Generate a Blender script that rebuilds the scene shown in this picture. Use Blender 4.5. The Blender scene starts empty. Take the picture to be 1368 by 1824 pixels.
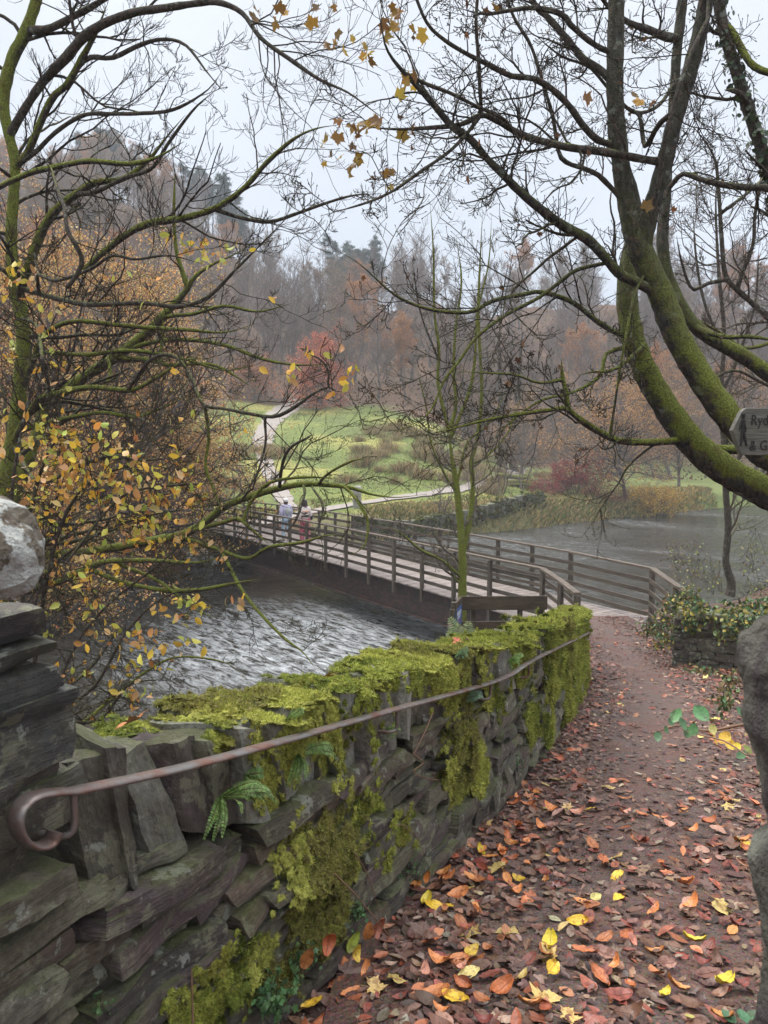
import bpy, math, random
import numpy as np
from mathutils import Vector, Matrix
R_ = math.radians
rng = np.random.default_rng(7)
random.seed(7)
sc = bpy.context.scene
COL = sc.collection
# ------------------------------------------------------------------ camera, sky, sun, exposure
F = 1400.0; PITCH = R_(4.57)              # focal length in photo pixels, camera tilt below the horizon
cam = bpy.data.cameras.new('camera'); camo = bpy.data.objects.new('camera', cam); COL.objects.link(camo)
cam.sensor_fit = 'VERTICAL'; cam.sensor_height = 24.0; cam.lens = 24.0 * F / 1824
camo.location = (0, 0, 0); camo.rotation_euler = (R_(90) - PITCH, 0, 0)
cam.clip_start = 0.05; cam.clip_end = 2000
cam.dof.use_dof = True; cam.dof.focus_distance = 4.5; cam.dof.aperture_fstop = 6.5
sc.camera = camo
SUN_EL, SUN_AZ = 52, 200                   # degrees; azimuth measured for the lamp below
w = bpy.data.worlds.new('World'); sc.world = w; w.use_nodes = True
nt = w.node_tree; bg = nt.nodes['Background']; bg.inputs[1].default_value = 0.1
sky = nt.nodes.new('ShaderNodeTexSky'); sky.sky_type = 'NISHITA'; sky.sun_disc = False
sky.sun_elevation = R_(SUN_EL); sky.sun_rotation = R_(SUN_AZ)
tc = nt.nodes.new('ShaderNodeTexCoord'); sep = nt.nodes.new('ShaderNodeSeparateXYZ'); nt.links.new(tc.outputs['Generated'], sep.inputs[0])
ramp = nt.nodes.new('ShaderNodeValToRGB'); nt.links.new(sep.outputs[2], ramp.inputs[0])
ramp.color_ramp.elements[0].position = 0.0; ramp.color_ramp.elements[0].color = (0.60, 0.67, 0.80, 1)
ramp.color_ramp.elements[1].position = 0.55; ramp.color_ramp.elements[1].color = (0.88, 0.92, 0.98, 1)
e = ramp.color_ramp.elements.new(1.0); e.color = (3.6, 3.55, 3.5, 1)      # overcast sky is brightest overhead
cl = nt.nodes.new('ShaderNodeTexNoise'); cl.inputs['Scale'].default_value = 2.2; cl.inputs['Detail'].default_value = 4
nt.links.new(tc.outputs['Generated'], cl.inputs[0])
mr = nt.nodes.new('ShaderNodeMapRange'); mr.inputs[3].default_value = 5.3; mr.inputs[4].default_value = 6.1
mr.inputs[1].default_value = 0.3; mr.inputs[2].default_value = 0.7; nt.links.new(cl.outputs[0], mr.inputs[0])
vm = nt.nodes.new('ShaderNodeVectorMath'); vm.operation = 'SCALE'
nt.links.new(ramp.outputs[0], vm.inputs[0]); nt.links.new(mr.outputs[0], vm.inputs['Scale'])
mx = nt.nodes.new('ShaderNodeMixRGB'); mx.inputs[0].default_value = 0.93      # overcast: cloud covers most of the blue
nt.links.new(sky.outputs[0], mx.inputs[1]); nt.links.new(vm.outputs[0], mx.inputs[2]); nt.links.new(mx.outputs[0], bg.inputs[0])
sl = bpy.data.lights.new('sun', 'SUN'); so = bpy.data.objects.new('sun', sl); COL.objects.link(so)
sl.energy = 1.5; sl.angle = R_(25); sl.color = (1, 0.96, 0.9)
so.rotation_euler = (R_(90 - SUN_EL), 0, R_(SUN_AZ - 180 - 150)); so.location = (0, 0, 50)
sc.view_settings.view_transform = 'Standard'; sc.view_settings.look = 'None'
sc.view_settings.exposure = 0.95; sc.view_settings.gamma = 1.0; sc.view_settings.use_curve_mapping = False
sc.cycles.use_denoising = True; sc.cycles.max_bounces = 6; sc.cycles.transparent_max_bounces = 8
sc.cycles.diffuse_bounces = 3; sc.cycles.volume_bounces = 1; sc.cycles.use_adaptive_sampling = True
sc.cycles.adaptive_threshold = 0.02
cp, sp = math.cos(PITCH), math.sin(PITCH)
def W(px, py, y):
    """photo pixel at world forward distance y -> world point"""
    a = (px - 684) / F; b = (912 - py) / F
    d = np.array([a, cp + b * sp, -sp + b * cp])
    return d * (y / d[1])
def proj(P):
    P = np.asarray(P, float); zc = P[..., 1] * cp - P[..., 2] * sp; yc = P[..., 1] * sp + P[..., 2] * cp
    return 684 + F * P[..., 0] / zc, 912 - F * yc / zc
# ------------------------------------------------------------------ mesh helpers
class MB:
    """collects vertices and faces of ONE mesh object"""
    def __init__(s): s.v = []; s.q = []; s.t = []; s.c = []; s.l = []; s.n = 0
    def add(s, v, q=None, t=None, col=(1, 1, 1), loc=None):
        v = np.asarray(v, float).reshape(-1, 3); k = len(v)
        if q is not None and len(q): s.q.append(np.asarray(q, int).reshape(-1, 4) + s.n)
        if t is not None and len(t): s.t.append(np.asarray(t, int).reshape(-1, 3) + s.n)
        col = np.asarray(col, float)
        s.c.append(np.broadcast_to(col if col.ndim > 1 else col[None, :], (k, 3)))
        s.l.append(v if loc is None else np.asarray(loc, float).reshape(-1, 3)); s.v.append(v); s.n += k
        return s
    def build(s, name, mat, parent=None, smooth=True, sharp=None):
        me = bpy.data.meshes.new(name); v = np.concatenate(s.v)
        if parent is not None:
            v = v - np.array(abs_loc(parent))
        q = np.concatenate(s.q) if s.q else np.zeros((0, 4), int); t = np.concatenate(s.t) if s.t else np.zeros((0, 3), int)
        me.vertices.add(len(v)); me.vertices.foreach_set('co', v.astype('f').ravel())
        li = np.concatenate([q.ravel(), t.ravel()]); me.loops.add(len(li)); me.loops.foreach_set('vertex_index', li.astype('i'))
        ls = np.concatenate([np.arange(len(q)) * 4, len(q) * 4 + np.arange(len(t)) * 3])
        me.polygons.add(len(ls)); me.polygons.foreach_set('loop_start', ls.astype('i'))
        me.polygons.foreach_set('loop_total', np.concatenate([np.full(len(q), 4), np.full(len(t), 3)]).astype('i'))
        me.polygons.foreach_set('use_smooth', np.full(len(ls), smooth))
        me.update(calc_edges=True)
        a = me.attributes.new('Col', 'FLOAT_COLOR', 'POINT'); c = np.concatenate(s.c)
        a.data.foreach_set('color', np.concatenate([c, np.ones((len(c), 1))], 1).astype('f').ravel())
        a = me.attributes.new('Loc', 'FLOAT_VECTOR', 'POINT'); a.data.foreach_set('vector', np.concatenate(s.l).astype('f').ravel())
        if sharp and smooth: me.set_sharp_from_angle(angle=R_(sharp))
        me.materials.append(mat)
        o = bpy.data.objects.new(name, me); COL.objects.link(o)
        if parent is not None: o.parent = parent
        return o
def abs_loc(o):
    l = Vector((0, 0, 0))
    while o is not None: l = l + o.location; o = o.parent
    return l
def tag(o, label=None, cat=None, group=None, kind=None):
    if label: o['label'] = label
    if cat: o['category'] = cat
    if group: o['group'] = group
    if kind: o['kind'] = kind
    return o
def thing(name, label, cat, loc=(0, 0, 0), group=None):
    o = bpy.data.objects.new(name, None); COL.objects.link(o); o.location = Vector([float(c) for c in loc]); o.empty_display_size = .2
    return tag(o, label, cat, group)
def copy_thing(src, loc, rz=0.0, s=1.0, label=None):
    r = src.copy(); COL.objects.link(r); r.location = loc; r.rotation_euler = (0, 0, rz); r.scale = (s, s, s)
    if label: r['label'] = label
    for ch in src.children:
        c = ch.copy(); COL.objects.link(c); c.parent = r
        for g in ch.children:
            d = g.copy(); COL.objects.link(d); d.parent = c
    return r
def nrm(a): return a / np.maximum(np.linalg.norm(a, axis=-1, keepdims=True), 1e-9)
def catmull(P, n):
    P = np.asarray(P, float); m = len(P)
    if m == 2: t = np.linspace(0, 1, n)[:, None]; return P[0] * (1 - t) + P[1] * t
    E = np.vstack([2 * P[0] - P[1], P, 2 * P[-1] - P[-2]])
    d = np.r_[0, np.cumsum(np.linalg.norm(np.diff(P[:, :3], axis=0), axis=1))]; u = np.linspace(0, d[-1], n)
    i = np.clip(np.searchsorted(d, u, 'right') - 1, 0, m - 2); t = ((u - d[i]) / (d[i + 1] - d[i]))[:, None]
    a, b, c, e = E[i], E[i + 1], E[i + 2], E[i + 3]
    return .5 * (2 * b + (c - a) * t + (2 * a - 5 * b + 4 * c - e) * t ** 2 + (3 * b - a - 3 * c + e) * t ** 3)
def tubes(mb, P, Rr, sides=3, col=(1, 1, 1), cap=False, rough=0.0):
    """P (N,n,3) polylines, Rr (N,n) radii"""
    P = np.asarray(P, float); Rr = np.asarray(Rr, float)
    if P.ndim == 2: P = P[None]; Rr = Rr[None]
    N, n, _ = P.shape
    if N == 0: return
    T = np.empty_like(P); T[:, 1:-1] = P[:, 2:] - P[:, :-2]; T[:, 0] = P[:, 1] - P[:, 0]; T[:, -1] = P[:, -1] - P[:, -2]; T = nrm(T)
    ref = np.tile([0.13, 0.37, 1.0], (N, 1)); par = np.abs((ref * T[:, 0]).sum(1)) > .9 * np.linalg.norm(ref, axis=1); ref[par] = [1, .2, 0]
    U = np.empty_like(P); u = nrm(np.cross(T[:, 0], ref))
    for k in range(n):
        u = nrm(u - T[:, k] * (u * T[:, k]).sum(1, keepdims=True)); U[:, k] = u
    V = np.cross(T, U); a = np.arange(sides) * 2 * math.pi / sides
    rr = Rr[:, :, None] * np.ones(sides)
    if rough: rr = rr * (1 + rough * rng.standard_normal((N, n, sides)))
    v = P[:, :, None] + (U[:, :, None] * np.cos(a)[:, None] + V[:, :, None] * np.sin(a)[:, None]) * rr[..., None]
    b = np.arange(n - 1)[:, None] * sides; j = np.arange(sides)
    q = np.stack([b + j, b + (j + 1) % sides, b + sides + (j + 1) % sides, b + sides + j], -1).reshape(-1, 4)
    q = (q[None] + (np.arange(N) * n * sides)[:, None, None]).reshape(-1, 4)
    c = np.asarray(col, float)
    if c.ndim == 2: c = np.repeat(c, n * sides, 0)
    mb.add(v.reshape(-1, 3), q=q, col=c)
    if cap:
        for i in range(N):
            for k, e in ((0, 0), (n - 1, 1)):
                ring = v[i, k]; cc = ring.mean(0); vv = np.vstack([ring, cc]); jj = np.arange(sides)
                t = np.stack([jj, (jj + 1) % sides, np.full(sides, sides)], 1)
                mb.add(vv, t=t if e else t[:, ::-1], col=c[0] if c.ndim == 2 else c)
def boxm(mb, c, size, rot=None, col=(1, 1, 1), bev=0.0, loc=None):
    """box, bevelled when bev > 0"""
    hx, hy, hz = np.array(size) / 2
    if bev <= 0:
        v = np.array([[x, y, z] for x in (-hx, hx) for y in (-hy, hy) for z in (-hz, hz)])
        q = [[0, 1, 3, 2], [4, 6, 7, 5], [0, 4, 5, 1], [2, 3, 7, 6], [0, 2, 6, 4], [1, 5, 7, 3]]
    else:
        v, q = cube_t(3); v = v.copy(); s = np.sign(v); e = np.abs(v) > .5
        h = np.array([hx, hy, hz]); ne = e.sum(1)
        v = s * h; v[~e] = 0
        # pull corners/edges in by the bevel
        k = ne >= 2; v[k] -= s[k] * bev * .5 * e[k]
    w_ = v
    if rot is not None: w_ = v @ np.asarray(rot).T
    mb.add(w_ + np.asarray(c), q=q, col=col, loc=v + np.asarray(c) * 3.7 if loc is None else loc)
_ct = {}
def cube_t(r):
    """welded cube grid, r vertices per edge, coordinates in -1..1"""
    if r in _ct: return _ct[r]
    g = np.linspace(-1, 1, r); A, B = np.meshgrid(g, g, indexing='ij'); vs = []; qs = []
    for ax in range(3):
        for s in (-1, 1):
            p = np.zeros((r, r, 3)); o1, o2 = (ax + 1) % 3, (ax + 2) % 3
            p[..., ax] = s; p[..., o1] = A; p[..., o2] = B
            i = np.arange(r * r).reshape(r, r); q = np.stack([i[:-1, :-1], i[1:, :-1], i[1:, 1:], i[:-1, 1:]], -1).reshape(-1, 4)
            if s < 0: q = q[:, ::-1]
            qs.append(q + len(vs) * r * r); vs.append(p.reshape(-1, 3))
    v = np.concatenate(vs); q = np.concatenate(qs)
    u, inv = np.unique(np.round(v, 5), axis=0, return_inverse=True)
    _ct[r] = (u, inv.ravel()[q]); return _ct[r]
def rotm(rx=0, ry=0, rz=0):
    cx, sx, cy, sy, cz, sz = math.cos(rx), math.sin(rx), math.cos(ry), math.sin(ry), math.cos(rz), math.sin(rz)
    return np.array([[cz, -sz, 0], [sz, cz, 0], [0, 0, 1]]) @ np.array([[cy, 0, sy], [0, 1, 0], [-sy, 0, cy]]) @ np.array([[1, 0, 0], [0, cx, -sx], [0, sx, cx]])
def randrot(n, tilt=math.pi, r=None):
    """random rotations: free spin about z, tilt up to `tilt`"""
    r = r or rng; a = r.uniform(0, 2 * math.pi, n); b = r.uniform(-tilt, tilt, n); g = r.uniform(-tilt, tilt, n)
    ca, sa, cb, sb, cg, sg = np.cos(a), np.sin(a), np.cos(b), np.sin(b), np.cos(g), np.sin(g); z = np.zeros(n); o = np.ones(n)
    Rz = np.stack([np.stack([ca, -sa, z], -1), np.stack([sa, ca, z], -1), np.stack([z, z, o], -1)], 1)
    Ry = np.stack([np.stack([cb, z, sb], -1), np.stack([z, o, z], -1), np.stack([-sb, z, cb], -1)], 1)
    Rx = np.stack([np.stack([o, z, z], -1), np.stack([z, cg, -sg], -1), np.stack([z, sg, cg], -1)], 1)
    return Rx @ Ry @ Rz
def align(nv, r=None):
    """rotations whose z axis is nv, random spin"""
    r = r or rng; nv = nrm(np.asarray(nv, float)); a = nrm(np.cross(nv, r.standard_normal(nv.shape))); b = np.cross(nv, a)
    return np.stack([a, b, nv], -1)
def scatter(mb, tv, tf, pos, rot, scale, col, tri=False):
    """many copies of one small template in one mesh; tv may be (N,k,3)"""
    pos = np.asarray(pos, float); N = len(pos)
    if N == 0: return
    tv = np.asarray(tv, float); tv = np.broadcast_to(tv, (N,) + tv.shape[-2:]); k = tv.shape[1]
    s = np.broadcast_to(np.asarray(scale, float), (N,)) if np.ndim(scale) < 2 else scale
    sv = tv * (s[:, None, None] if np.ndim(s) == 1 else s[:, None, :])
    v = np.einsum('nij,nkj->nki', rot, sv) + pos[:, None]
    f = (np.asarray(tf)[None] + (np.arange(N) * k)[:, None, None]).reshape(-1, len(tf[0]))
    c = np.asarray(col, float); c = np.broadcast_to(c, (N, 3)); c = np.repeat(c, k, 0)
    mb.add(v.reshape(-1, 3), **({'t': f} if tri else {'q': f}), col=c, loc=(sv + pos[:, None] * 5).reshape(-1, 3))
def pick(pal, n, jit=.15, r=None):
    r = r or rng; pal = np.asarray(pal, float); c = pal[r.integers(0, len(pal), n)]
    return np.clip(c * (1 + jit * r.standard_normal((n, 1))) * (1 + .06 * r.standard_normal((n, 3))), 0, 1)
def leaf_oval(L=1.0, wd=.62, nu=5, fold=.12, curl=.15):
    u = np.linspace(0, 1, nu); wv = wd / 2 * np.sin(np.pi * np.clip(u * .94 + .03, 0, 1)) ** .75 * (1 - .25 * u)
    v = np.array([[(uu - .5) * L, s * ww, fold * abs(s) * ww / (wd / 2) * .5 * L + curl * (uu - .5) ** 2 * L] for uu, ww in zip(u, wv) for s in (-1, 0, 1)])
    q = [[i * 3 + j, (i + 1) * 3 + j, (i + 1) * 3 + j + 1, i * 3 + j + 1] for i in range(nu - 1) for j in (0, 1)]
    return v, q
def leaf_lobed(L=1.0, seed=0, curl=.2):
    r = np.random.default_rng(seed); pts = []
    tips = [(-2.2, .40), (-1.1, .53), (0, .60), (1.1, .53), (2.2, .40)]
    for i, (a, rr) in enumerate(tips):
        pts += [(a - .32, rr * .74), (a - .18, rr * .72), (a, rr), (a + .18, rr * .72), (a + .32, rr * .74)]
        pts.append((a + .55, .31 if i < 4 else .1))
    o = np.array([[rr * math.cos(a), rr * math.sin(a), 0] for a, rr in pts]) * L; o = np.vstack([o, [-.02 * L, 0, 0]])
    o[:, 2] = curl * (o[:, 0] ** 2 + o[:, 1] ** 2) / L + .05 * L * np.sin(o[:, 0] * 9 / L + r.uniform(0, 6)) + .04 * L * np.sin(o[:, 1] * 11 / L + r.uniform(0, 6))
    n = len(o) - 1; t = [[n, i, (i + 1) % n] for i in range(n)]
    return o, t
def wob(P, amp, freq, seed=0, oct=3):
    """smooth pseudo noise, 3 components"""
    r = np.random.default_rng(seed); out = np.zeros(P.shape)
    for o in range(oct):
        for _ in range(3):
            k = r.standard_normal((3, 3)) * freq * 2 ** o; ph = r.uniform(0, 6.28, 3); out += amp / 2 ** o * .5 * np.sin(P @ k.T + ph)
    return out
def fbm2(x, y, seed=0, oct=4, f=1.0):
    r = np.random.default_rng(seed); o = np.zeros(np.shape(x))
    for k in range(oct):
        for _ in range(4):
            a = r.uniform(0, 6.28); ff = f * 2 ** k * r.uniform(.7, 1.3); o = o + np.sin(ff * (x * math.cos(a) + y * math.sin(a)) + r.uniform(0, 6.28)) / 2 ** k / 4
    return o
# ------------------------------------------------------------------ materials
def mat(name, build):
    m = bpy.data.materials.new(name); m.use_nodes = True; n = m.node_tree; n.nodes.clear()
    out = n.nodes.new('ShaderNodeOutputMaterial'); b = n.nodes.new('ShaderNodeBsdfPrincipled'); n.links.new(b.outputs[0], out.inputs[0])
    build(N(n), b); return m
class N:
    def __init__(s, t): s.t = t; s.n = t.nodes; s.l = t.links
    def mk(s, ty, **k):
        o = s.n.new(ty)
        for a, b in k.items(): setattr(o, a, b)
        return o
    def put(s, inp, v):
        if v is None: return
        if hasattr(v, 'is_linked') or hasattr(v, 'links'): s.l.new(v, inp)
        else: inp.default_value = v if not isinstance(v, tuple) or len(v) == 4 or inp.type == 'VECTOR' else (*v, 1)
    def attr(s, n_): o = s.mk('ShaderNodeAttribute', attribute_name=n_); return o.outputs['Color'] if n_ == 'Col' else o.outputs['Vector']
    def coord(s, k='Object'): return s.mk('ShaderNodeTexCoord').outputs[k]
    def pos(s): return s.mk('ShaderNodeNewGeometry').outputs['Position']
    def normal(s): return s.mk('ShaderNodeNewGeometry').outputs['Normal']
    def mapping(s, v, scale=(1, 1, 1), rot=(0, 0, 0)):
        o = s.mk('ShaderNodeMapping'); s.put(o.inputs[0], v); o.inputs['Scale'].default_value = scale; o.inputs['Rotation'].default_value = rot; return o.outputs[0]
    def noise(s, v, sc_=5, det=4, ro=.55, dist=0, col=False):
        o = s.mk('ShaderNodeTexNoise'); s.put(o.inputs['Vector'], v); o.inputs['Scale'].default_value = sc_; o.inputs['Detail'].default_value = det
        o.inputs['Roughness'].default_value = ro; o.inputs['Distortion'].default_value = dist; return o.outputs[1 if col else 0]
    def vor(s, v, sc_=5, feat='F1', out=0):
        o = s.mk('ShaderNodeTexVoronoi', feature=feat); s.put(o.inputs['Vector'], v); o.inputs['Scale'].default_value = sc_; return o.outputs[out]
    def ramp(s, f, *st):
        o = s.mk('ShaderNodeValToRGB'); s.put(o.inputs[0], f); e = o.color_ramp.elements
        while len(e) < len(st): e.new(.5)
        for i, (p, c) in enumerate(st):
            e[i].position = p; e[i].color = (c, c, c, 1) if not isinstance(c, tuple) else (*c, 1)
        return o.outputs[0]
    def mix(s, f, a, b, mode='MIX'):
        o = s.mk('ShaderNodeMixRGB', blend_type=mode); s.put(o.inputs[0], f); s.put(o.inputs[1], a); s.put(o.inputs[2], b); return o.outputs[0]
    def math(s, op, a, b=0.0):
        o = s.mk('ShaderNodeMath', operation=op); s.put(o.inputs[0], a); s.put(o.inputs[1], b); return o.outputs[0]
    def sep(s, v, k): o = s.mk('ShaderNodeSeparateXYZ'); s.put(o.inputs[0], v); return o.outputs[k]
    def bump(s, h, st=.5, d=.02, nrm_=None):
        o = s.mk('ShaderNodeBump'); s.put(o.inputs['Height'], h); o.inputs['Strength'].default_value = st; o.inputs['Distance'].default_value = d
        if nrm_ is not None: s.l.new(nrm_, o.inputs['Normal'])
        return o.outputs[0]
def _stone(n, b, moss=.5):
    lc = n.attr('Loc'); c = n.attr('Col')
    st = n.noise(n.mapping(lc, (9, 9, 70)), 1, 7, .75, .2)
    gr = n.noise(lc, 55, 5, .7); big = n.noise(lc, 7, 4)
    col = n.mix(n.ramp(st, (.3, .55), (.7, 1.25)), (0, 0, 0), c, 'MIX')
    col = n.mix(1.0, c, n.ramp(st, (.32, .75), (.68, 1.35)), 'MULTIPLY')
    col = n.mix(n.ramp(big, (.45, 0.0), (.65, .5)), col, (.15, .135, .085))
    col = n.mix(.8, col, n.ramp(gr, (.3, .45), (.72, 1.7)), 'MULTIPLY')
    lich = n.ramp(n.noise(lc, 12, 7, .68), (.545, 0.0), (.59, .75)); col = n.mix(lich, col, n.mix(gr, (.20, .20, .12), (.34, .34, .25)))
    l2 = n.ramp(n.noise(n.mapping(lc, (1.4, 1, 1)), 9.3, 6, .66), (.615, 0.0), (.64, .8)); col = n.mix(l2, col, (.42, .44, .38))
    up = n.sep(n.normal(), 2); g = n.math('MULTIPLY', n.ramp(up, (.1, 0.0), (.8, 1.0)), n.ramp(n.noise(n.pos(), 9, 5), (.4, 0.0), (.55, moss)))
    col = n.mix(g, col, (.10, .13, .02)); n.put(b.inputs['Base Color'], col)
    n.put(b.inputs['Roughness'], n.ramp(gr, (.3, .34), (.7, .66)))
    h = n.math('ADD', n.math('MULTIPLY', st, 1.5), n.math('ADD', n.math('MULTIPLY', gr, .7), big))
    n.put(b.inputs['Normal'], n.bump(h, 1.0, .018))
M_stone = mat('slate_stone', lambda n, b: _stone(n, b))
M_stone_bare = mat('bare_slate', lambda n, b: _stone(n, b, .1))
def _boulder(n, b):
    p = n.coord('Object'); g = n.noise(p, 40, 5, .65); k = n.noise(p, 5, 4, .5, .8)
    col = n.mix(g, (.09, .075, .06), (.21, .18, .13)); col = n.mix(n.ramp(k, (.3, 1.0), (.45, 0.0)), col, (.10, .045, .025))
    col = n.mix(n.ramp(n.noise(p, 10, 6, .62, .4), (.47, 0.0), (.50, 1.0)), col, n.mix(g, (.32, .34, .32), (.66, .67, .63)))
    n.put(b.inputs['Base Color'], col); b.inputs['Roughness'].default_value = .75
    n.put(b.inputs['Normal'], n.bump(n.math('ADD', n.math('MULTIPLY', g, 1.5), n.math('MULTIPLY', k, 2)), 1.0, .02))
M_boulder = mat('lichen_boulder', _boulder)
def _gate(n, b):
    p = n.coord('Object'); g = n.noise(p, 30, 6, .7); k = n.noise(n.mapping(p, (1, 1, .7)), 12, 4, .5, .8)
    col = n.mix(g, (.035, .035, .03), (.19, .18, .14)); col = n.mix(n.ramp(k, (.5, 0.0), (.62, .8)), col, (.05, .035, .04))
    col = n.mix(n.ramp(n.noise(p, 7, 3, .4), (.60, 0.0), (.66, .8)), col, (.40, .42, .34))
    n.put(b.inputs['Base Color'], col); b.inputs['Roughness'].default_value = .75
    n.put(b.inputs['Normal'], n.bump(n.math('ADD', n.math('MULTIPLY', g, 2), n.math('MULTIPLY', k, 2)), 1.0, .025))
M_gate = mat('gatepost_stone', _gate)
def _moss(n, b):
    p = n.pos(); g = n.noise(p, 90, 3, .6); k = n.noise(p, 6, 4)
    col = n.mix(1.0, n.attr('Col'), n.ramp(g, (.25, .45), (.75, 1.5)), 'MULTIPLY'); col = n.mix(n.ramp(k, (.54, 0.0), (.7, .4)), col, (.17, .12, .03))
    n.put(b.inputs['Base Color'], col); b.inputs['Roughness'].default_value = .9; b.inputs['Specular IOR Level'].default_value = .2
    n.put(b.inputs['Normal'], n.bump(g, .8, .01))
M_moss = mat('moss', _moss)
def _bark(n, b, moss=1.0, base=((.035, .03, .026), (.13, .115, .09)), lo=-.35, thr=.35, hi=0):
    p = n.pos(); g = n.noise(n.mapping(p, (1, 1, .35)), 45, 5, .6); k = n.noise(p, 5, 5, .6)
    col = n.mix(n.ramp(g, (.3, 0.0), (.7, 1.0)), base[0], base[1])
    col = n.mix(n.ramp(n.noise(p, 14, 4, .5), (.62, 0.0), (.66, .6)), col, (.26, .29, .24))
    up = n.sep(n.normal(), 2); f = n.math('ADD', up, n.math('MULTIPLY', n.noise(p, 9, 6, .7), 2.2)); f = n.math('SUBTRACT', f, .3); f = n.math('MULTIPLY', n.ramp(n.math('ADD', n.math('MULTIPLY', f, .4), lo * .4 + .1), (thr, 0.0), (thr + .16, 1.0)), moss)
    if hi: f = n.math('MULTIPLY', f, n.ramp(n.math('ADD', n.math('MULTIPLY', n.sep(p, 2), .2), n.math('MULTIPLY', k, .25)), (hi, 1.0), (hi + .22, .10)))
    mc = n.mix(n.ramp(n.noise(p, 85, 4, .7), (.3, 0.0), (.7, 1.0)), (.05, .065, .012), (.30, .34, .06)); mc = n.mix(n.ramp(n.noise(p, 11, 4), (.52, 0.0), (.66, .6)), mc, (.13, .095, .03))
    col = n.mix(n.ramp(n.noise(p, 22, 3, .5), (.60, 0.0), (.64, .7)), col, (.15, .10, .085))
    n.put(b.inputs['Base Color'], n.mix(f, col, mc)); b.inputs['Roughness'].default_value = .85; b.inputs['Specular IOR Level'].default_value = .25
    n.put(b.inputs['Normal'], n.bump(n.math('ADD', n.math('MULTIPLY', g, 1.6), n.math('ADD', k, n.noise(p, 110, 3))), 1.0, .02))
M_bark_moss = mat('mossy_bark', lambda n, b: _bark(n, b, .97, lo=.42))
M_bark_syc = mat('sycamore_bark', lambda n, b: _bark(n, b, .95, ((.022, .02, .02), (.10, .095, .088)), lo=.30, hi=.22))
M_bark = mat('bark', lambda n, b: _bark(n, b, .75, lo=-.75))
M_twig = mat('twig_bark', lambda n, b: _bark(n, b, .35, ((.03, .024, .02), (.085, .068, .055)), lo=-.6))
M_twig_pale = mat('pale_twig_bark', lambda n, b: _bark(n, b, .35, ((.07, .055, .048), (.20, .165, .14)), lo=-.6))
def _leaf(n, b, sp=1):
    lc = n.attr('Loc'); g = n.noise(n.mapping(lc, (1, 1, 1)), 28, 3, .6); v = n.noise(lc, 150, 2)
    c = n.attr('Col'); col = n.mix(1.0, c, n.ramp(v, (.3, .75), (.7, 1.2)), 'MULTIPLY')
    if sp: col = n.mix(n.ramp(g, (.52, 0.0), (.62, .7)), col, n.mix(1.0, c, (.35, .2, .12), 'MULTIPLY'))
    n.put(b.inputs['Base Color'], col); b.inputs['Roughness'].default_value = .42
    b.inputs['Subsurface Weight'].default_value = 0.0; n.put(b.inputs['Normal'], n.bump(v, .3, .004))
M_leaf = mat('autumn_leaf', _leaf)
def _leaft(n, b):
    n.put(b.inputs['Base Color'], n.attr('Col')); b.inputs['Roughness'].default_value = .5
    tr = n.mk('ShaderNodeBsdfTranslucent'); n.put(tr.inputs[0], n.attr('Col')); ms = n.mk('ShaderNodeMixShader'); ms.inputs[0].default_value = .35
    out = [x for x in n.n if x.type == 'OUTPUT_MATERIAL'][0]; n.l.new(b.outputs[0], ms.inputs[1]); n.l.new(tr.outputs[0], ms.inputs[2]); n.l.new(ms.outputs[0], out.inputs[0])
M_foliage = mat('foliage', _leaft)
def _ground(n, b):
    p = n.pos(); c = n.attr('Col'); g = n.noise(p, 40, 5, .7); k = n.noise(p, 1.3, 6, .6); col = n.mix(.9, c, n.ramp(g, (.25, .5), (.75, 1.5)), 'MULTIPLY')
    col = n.mix(.8, col, n.ramp(k, (.3, .7), (.7, 1.3)), 'MULTIPLY'); n.put(b.inputs['Base Color'], col); b.inputs['Roughness'].default_value = .9
    n.put(b.inputs['Normal'], n.bump(g, .7, .03))
M_ground = mat('ground', _ground)
def _path(n, b):
    p = n.pos(); g = n.noise(p, 55, 6, .7); k = n.noise(p, 2.2, 5, .6); s = n.vor(p, 60); s2 = n.vor(p, 130, out=1)
    col = n.mix(n.ramp(g, (.3, 0.0), (.7, 1.0)), (.045, .019, .013), (.20, .088, .064)); col = n.mix(n.ramp(k, (.4, 0.0), (.62, .65)), col, (.10, .085, .08))
    col = n.mix(.35, col, n.mix(1.0, s2, (.24, .15, .12), 'MULTIPLY'))
    n.put(b.inputs['Base Color'], col); n.put(b.inputs['Roughness'], n.ramp(k, (.35, .75), (.6, .38)))
    n.put(b.inputs['Normal'], n.bump(n.math('ADD', g, s), .8, .012))
M_path = mat('wet_gravel_path', _path)
M_farpath = mat('far_gravel', lambda n, b: (n.put(b.inputs['Base Color'], n.mix(n.noise(n.pos(), 6, 6, .7), (.16, .13, .11), (.42, .38, .35))), b.inputs['Roughness'].__setattr__('default_value', .7)))
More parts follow.
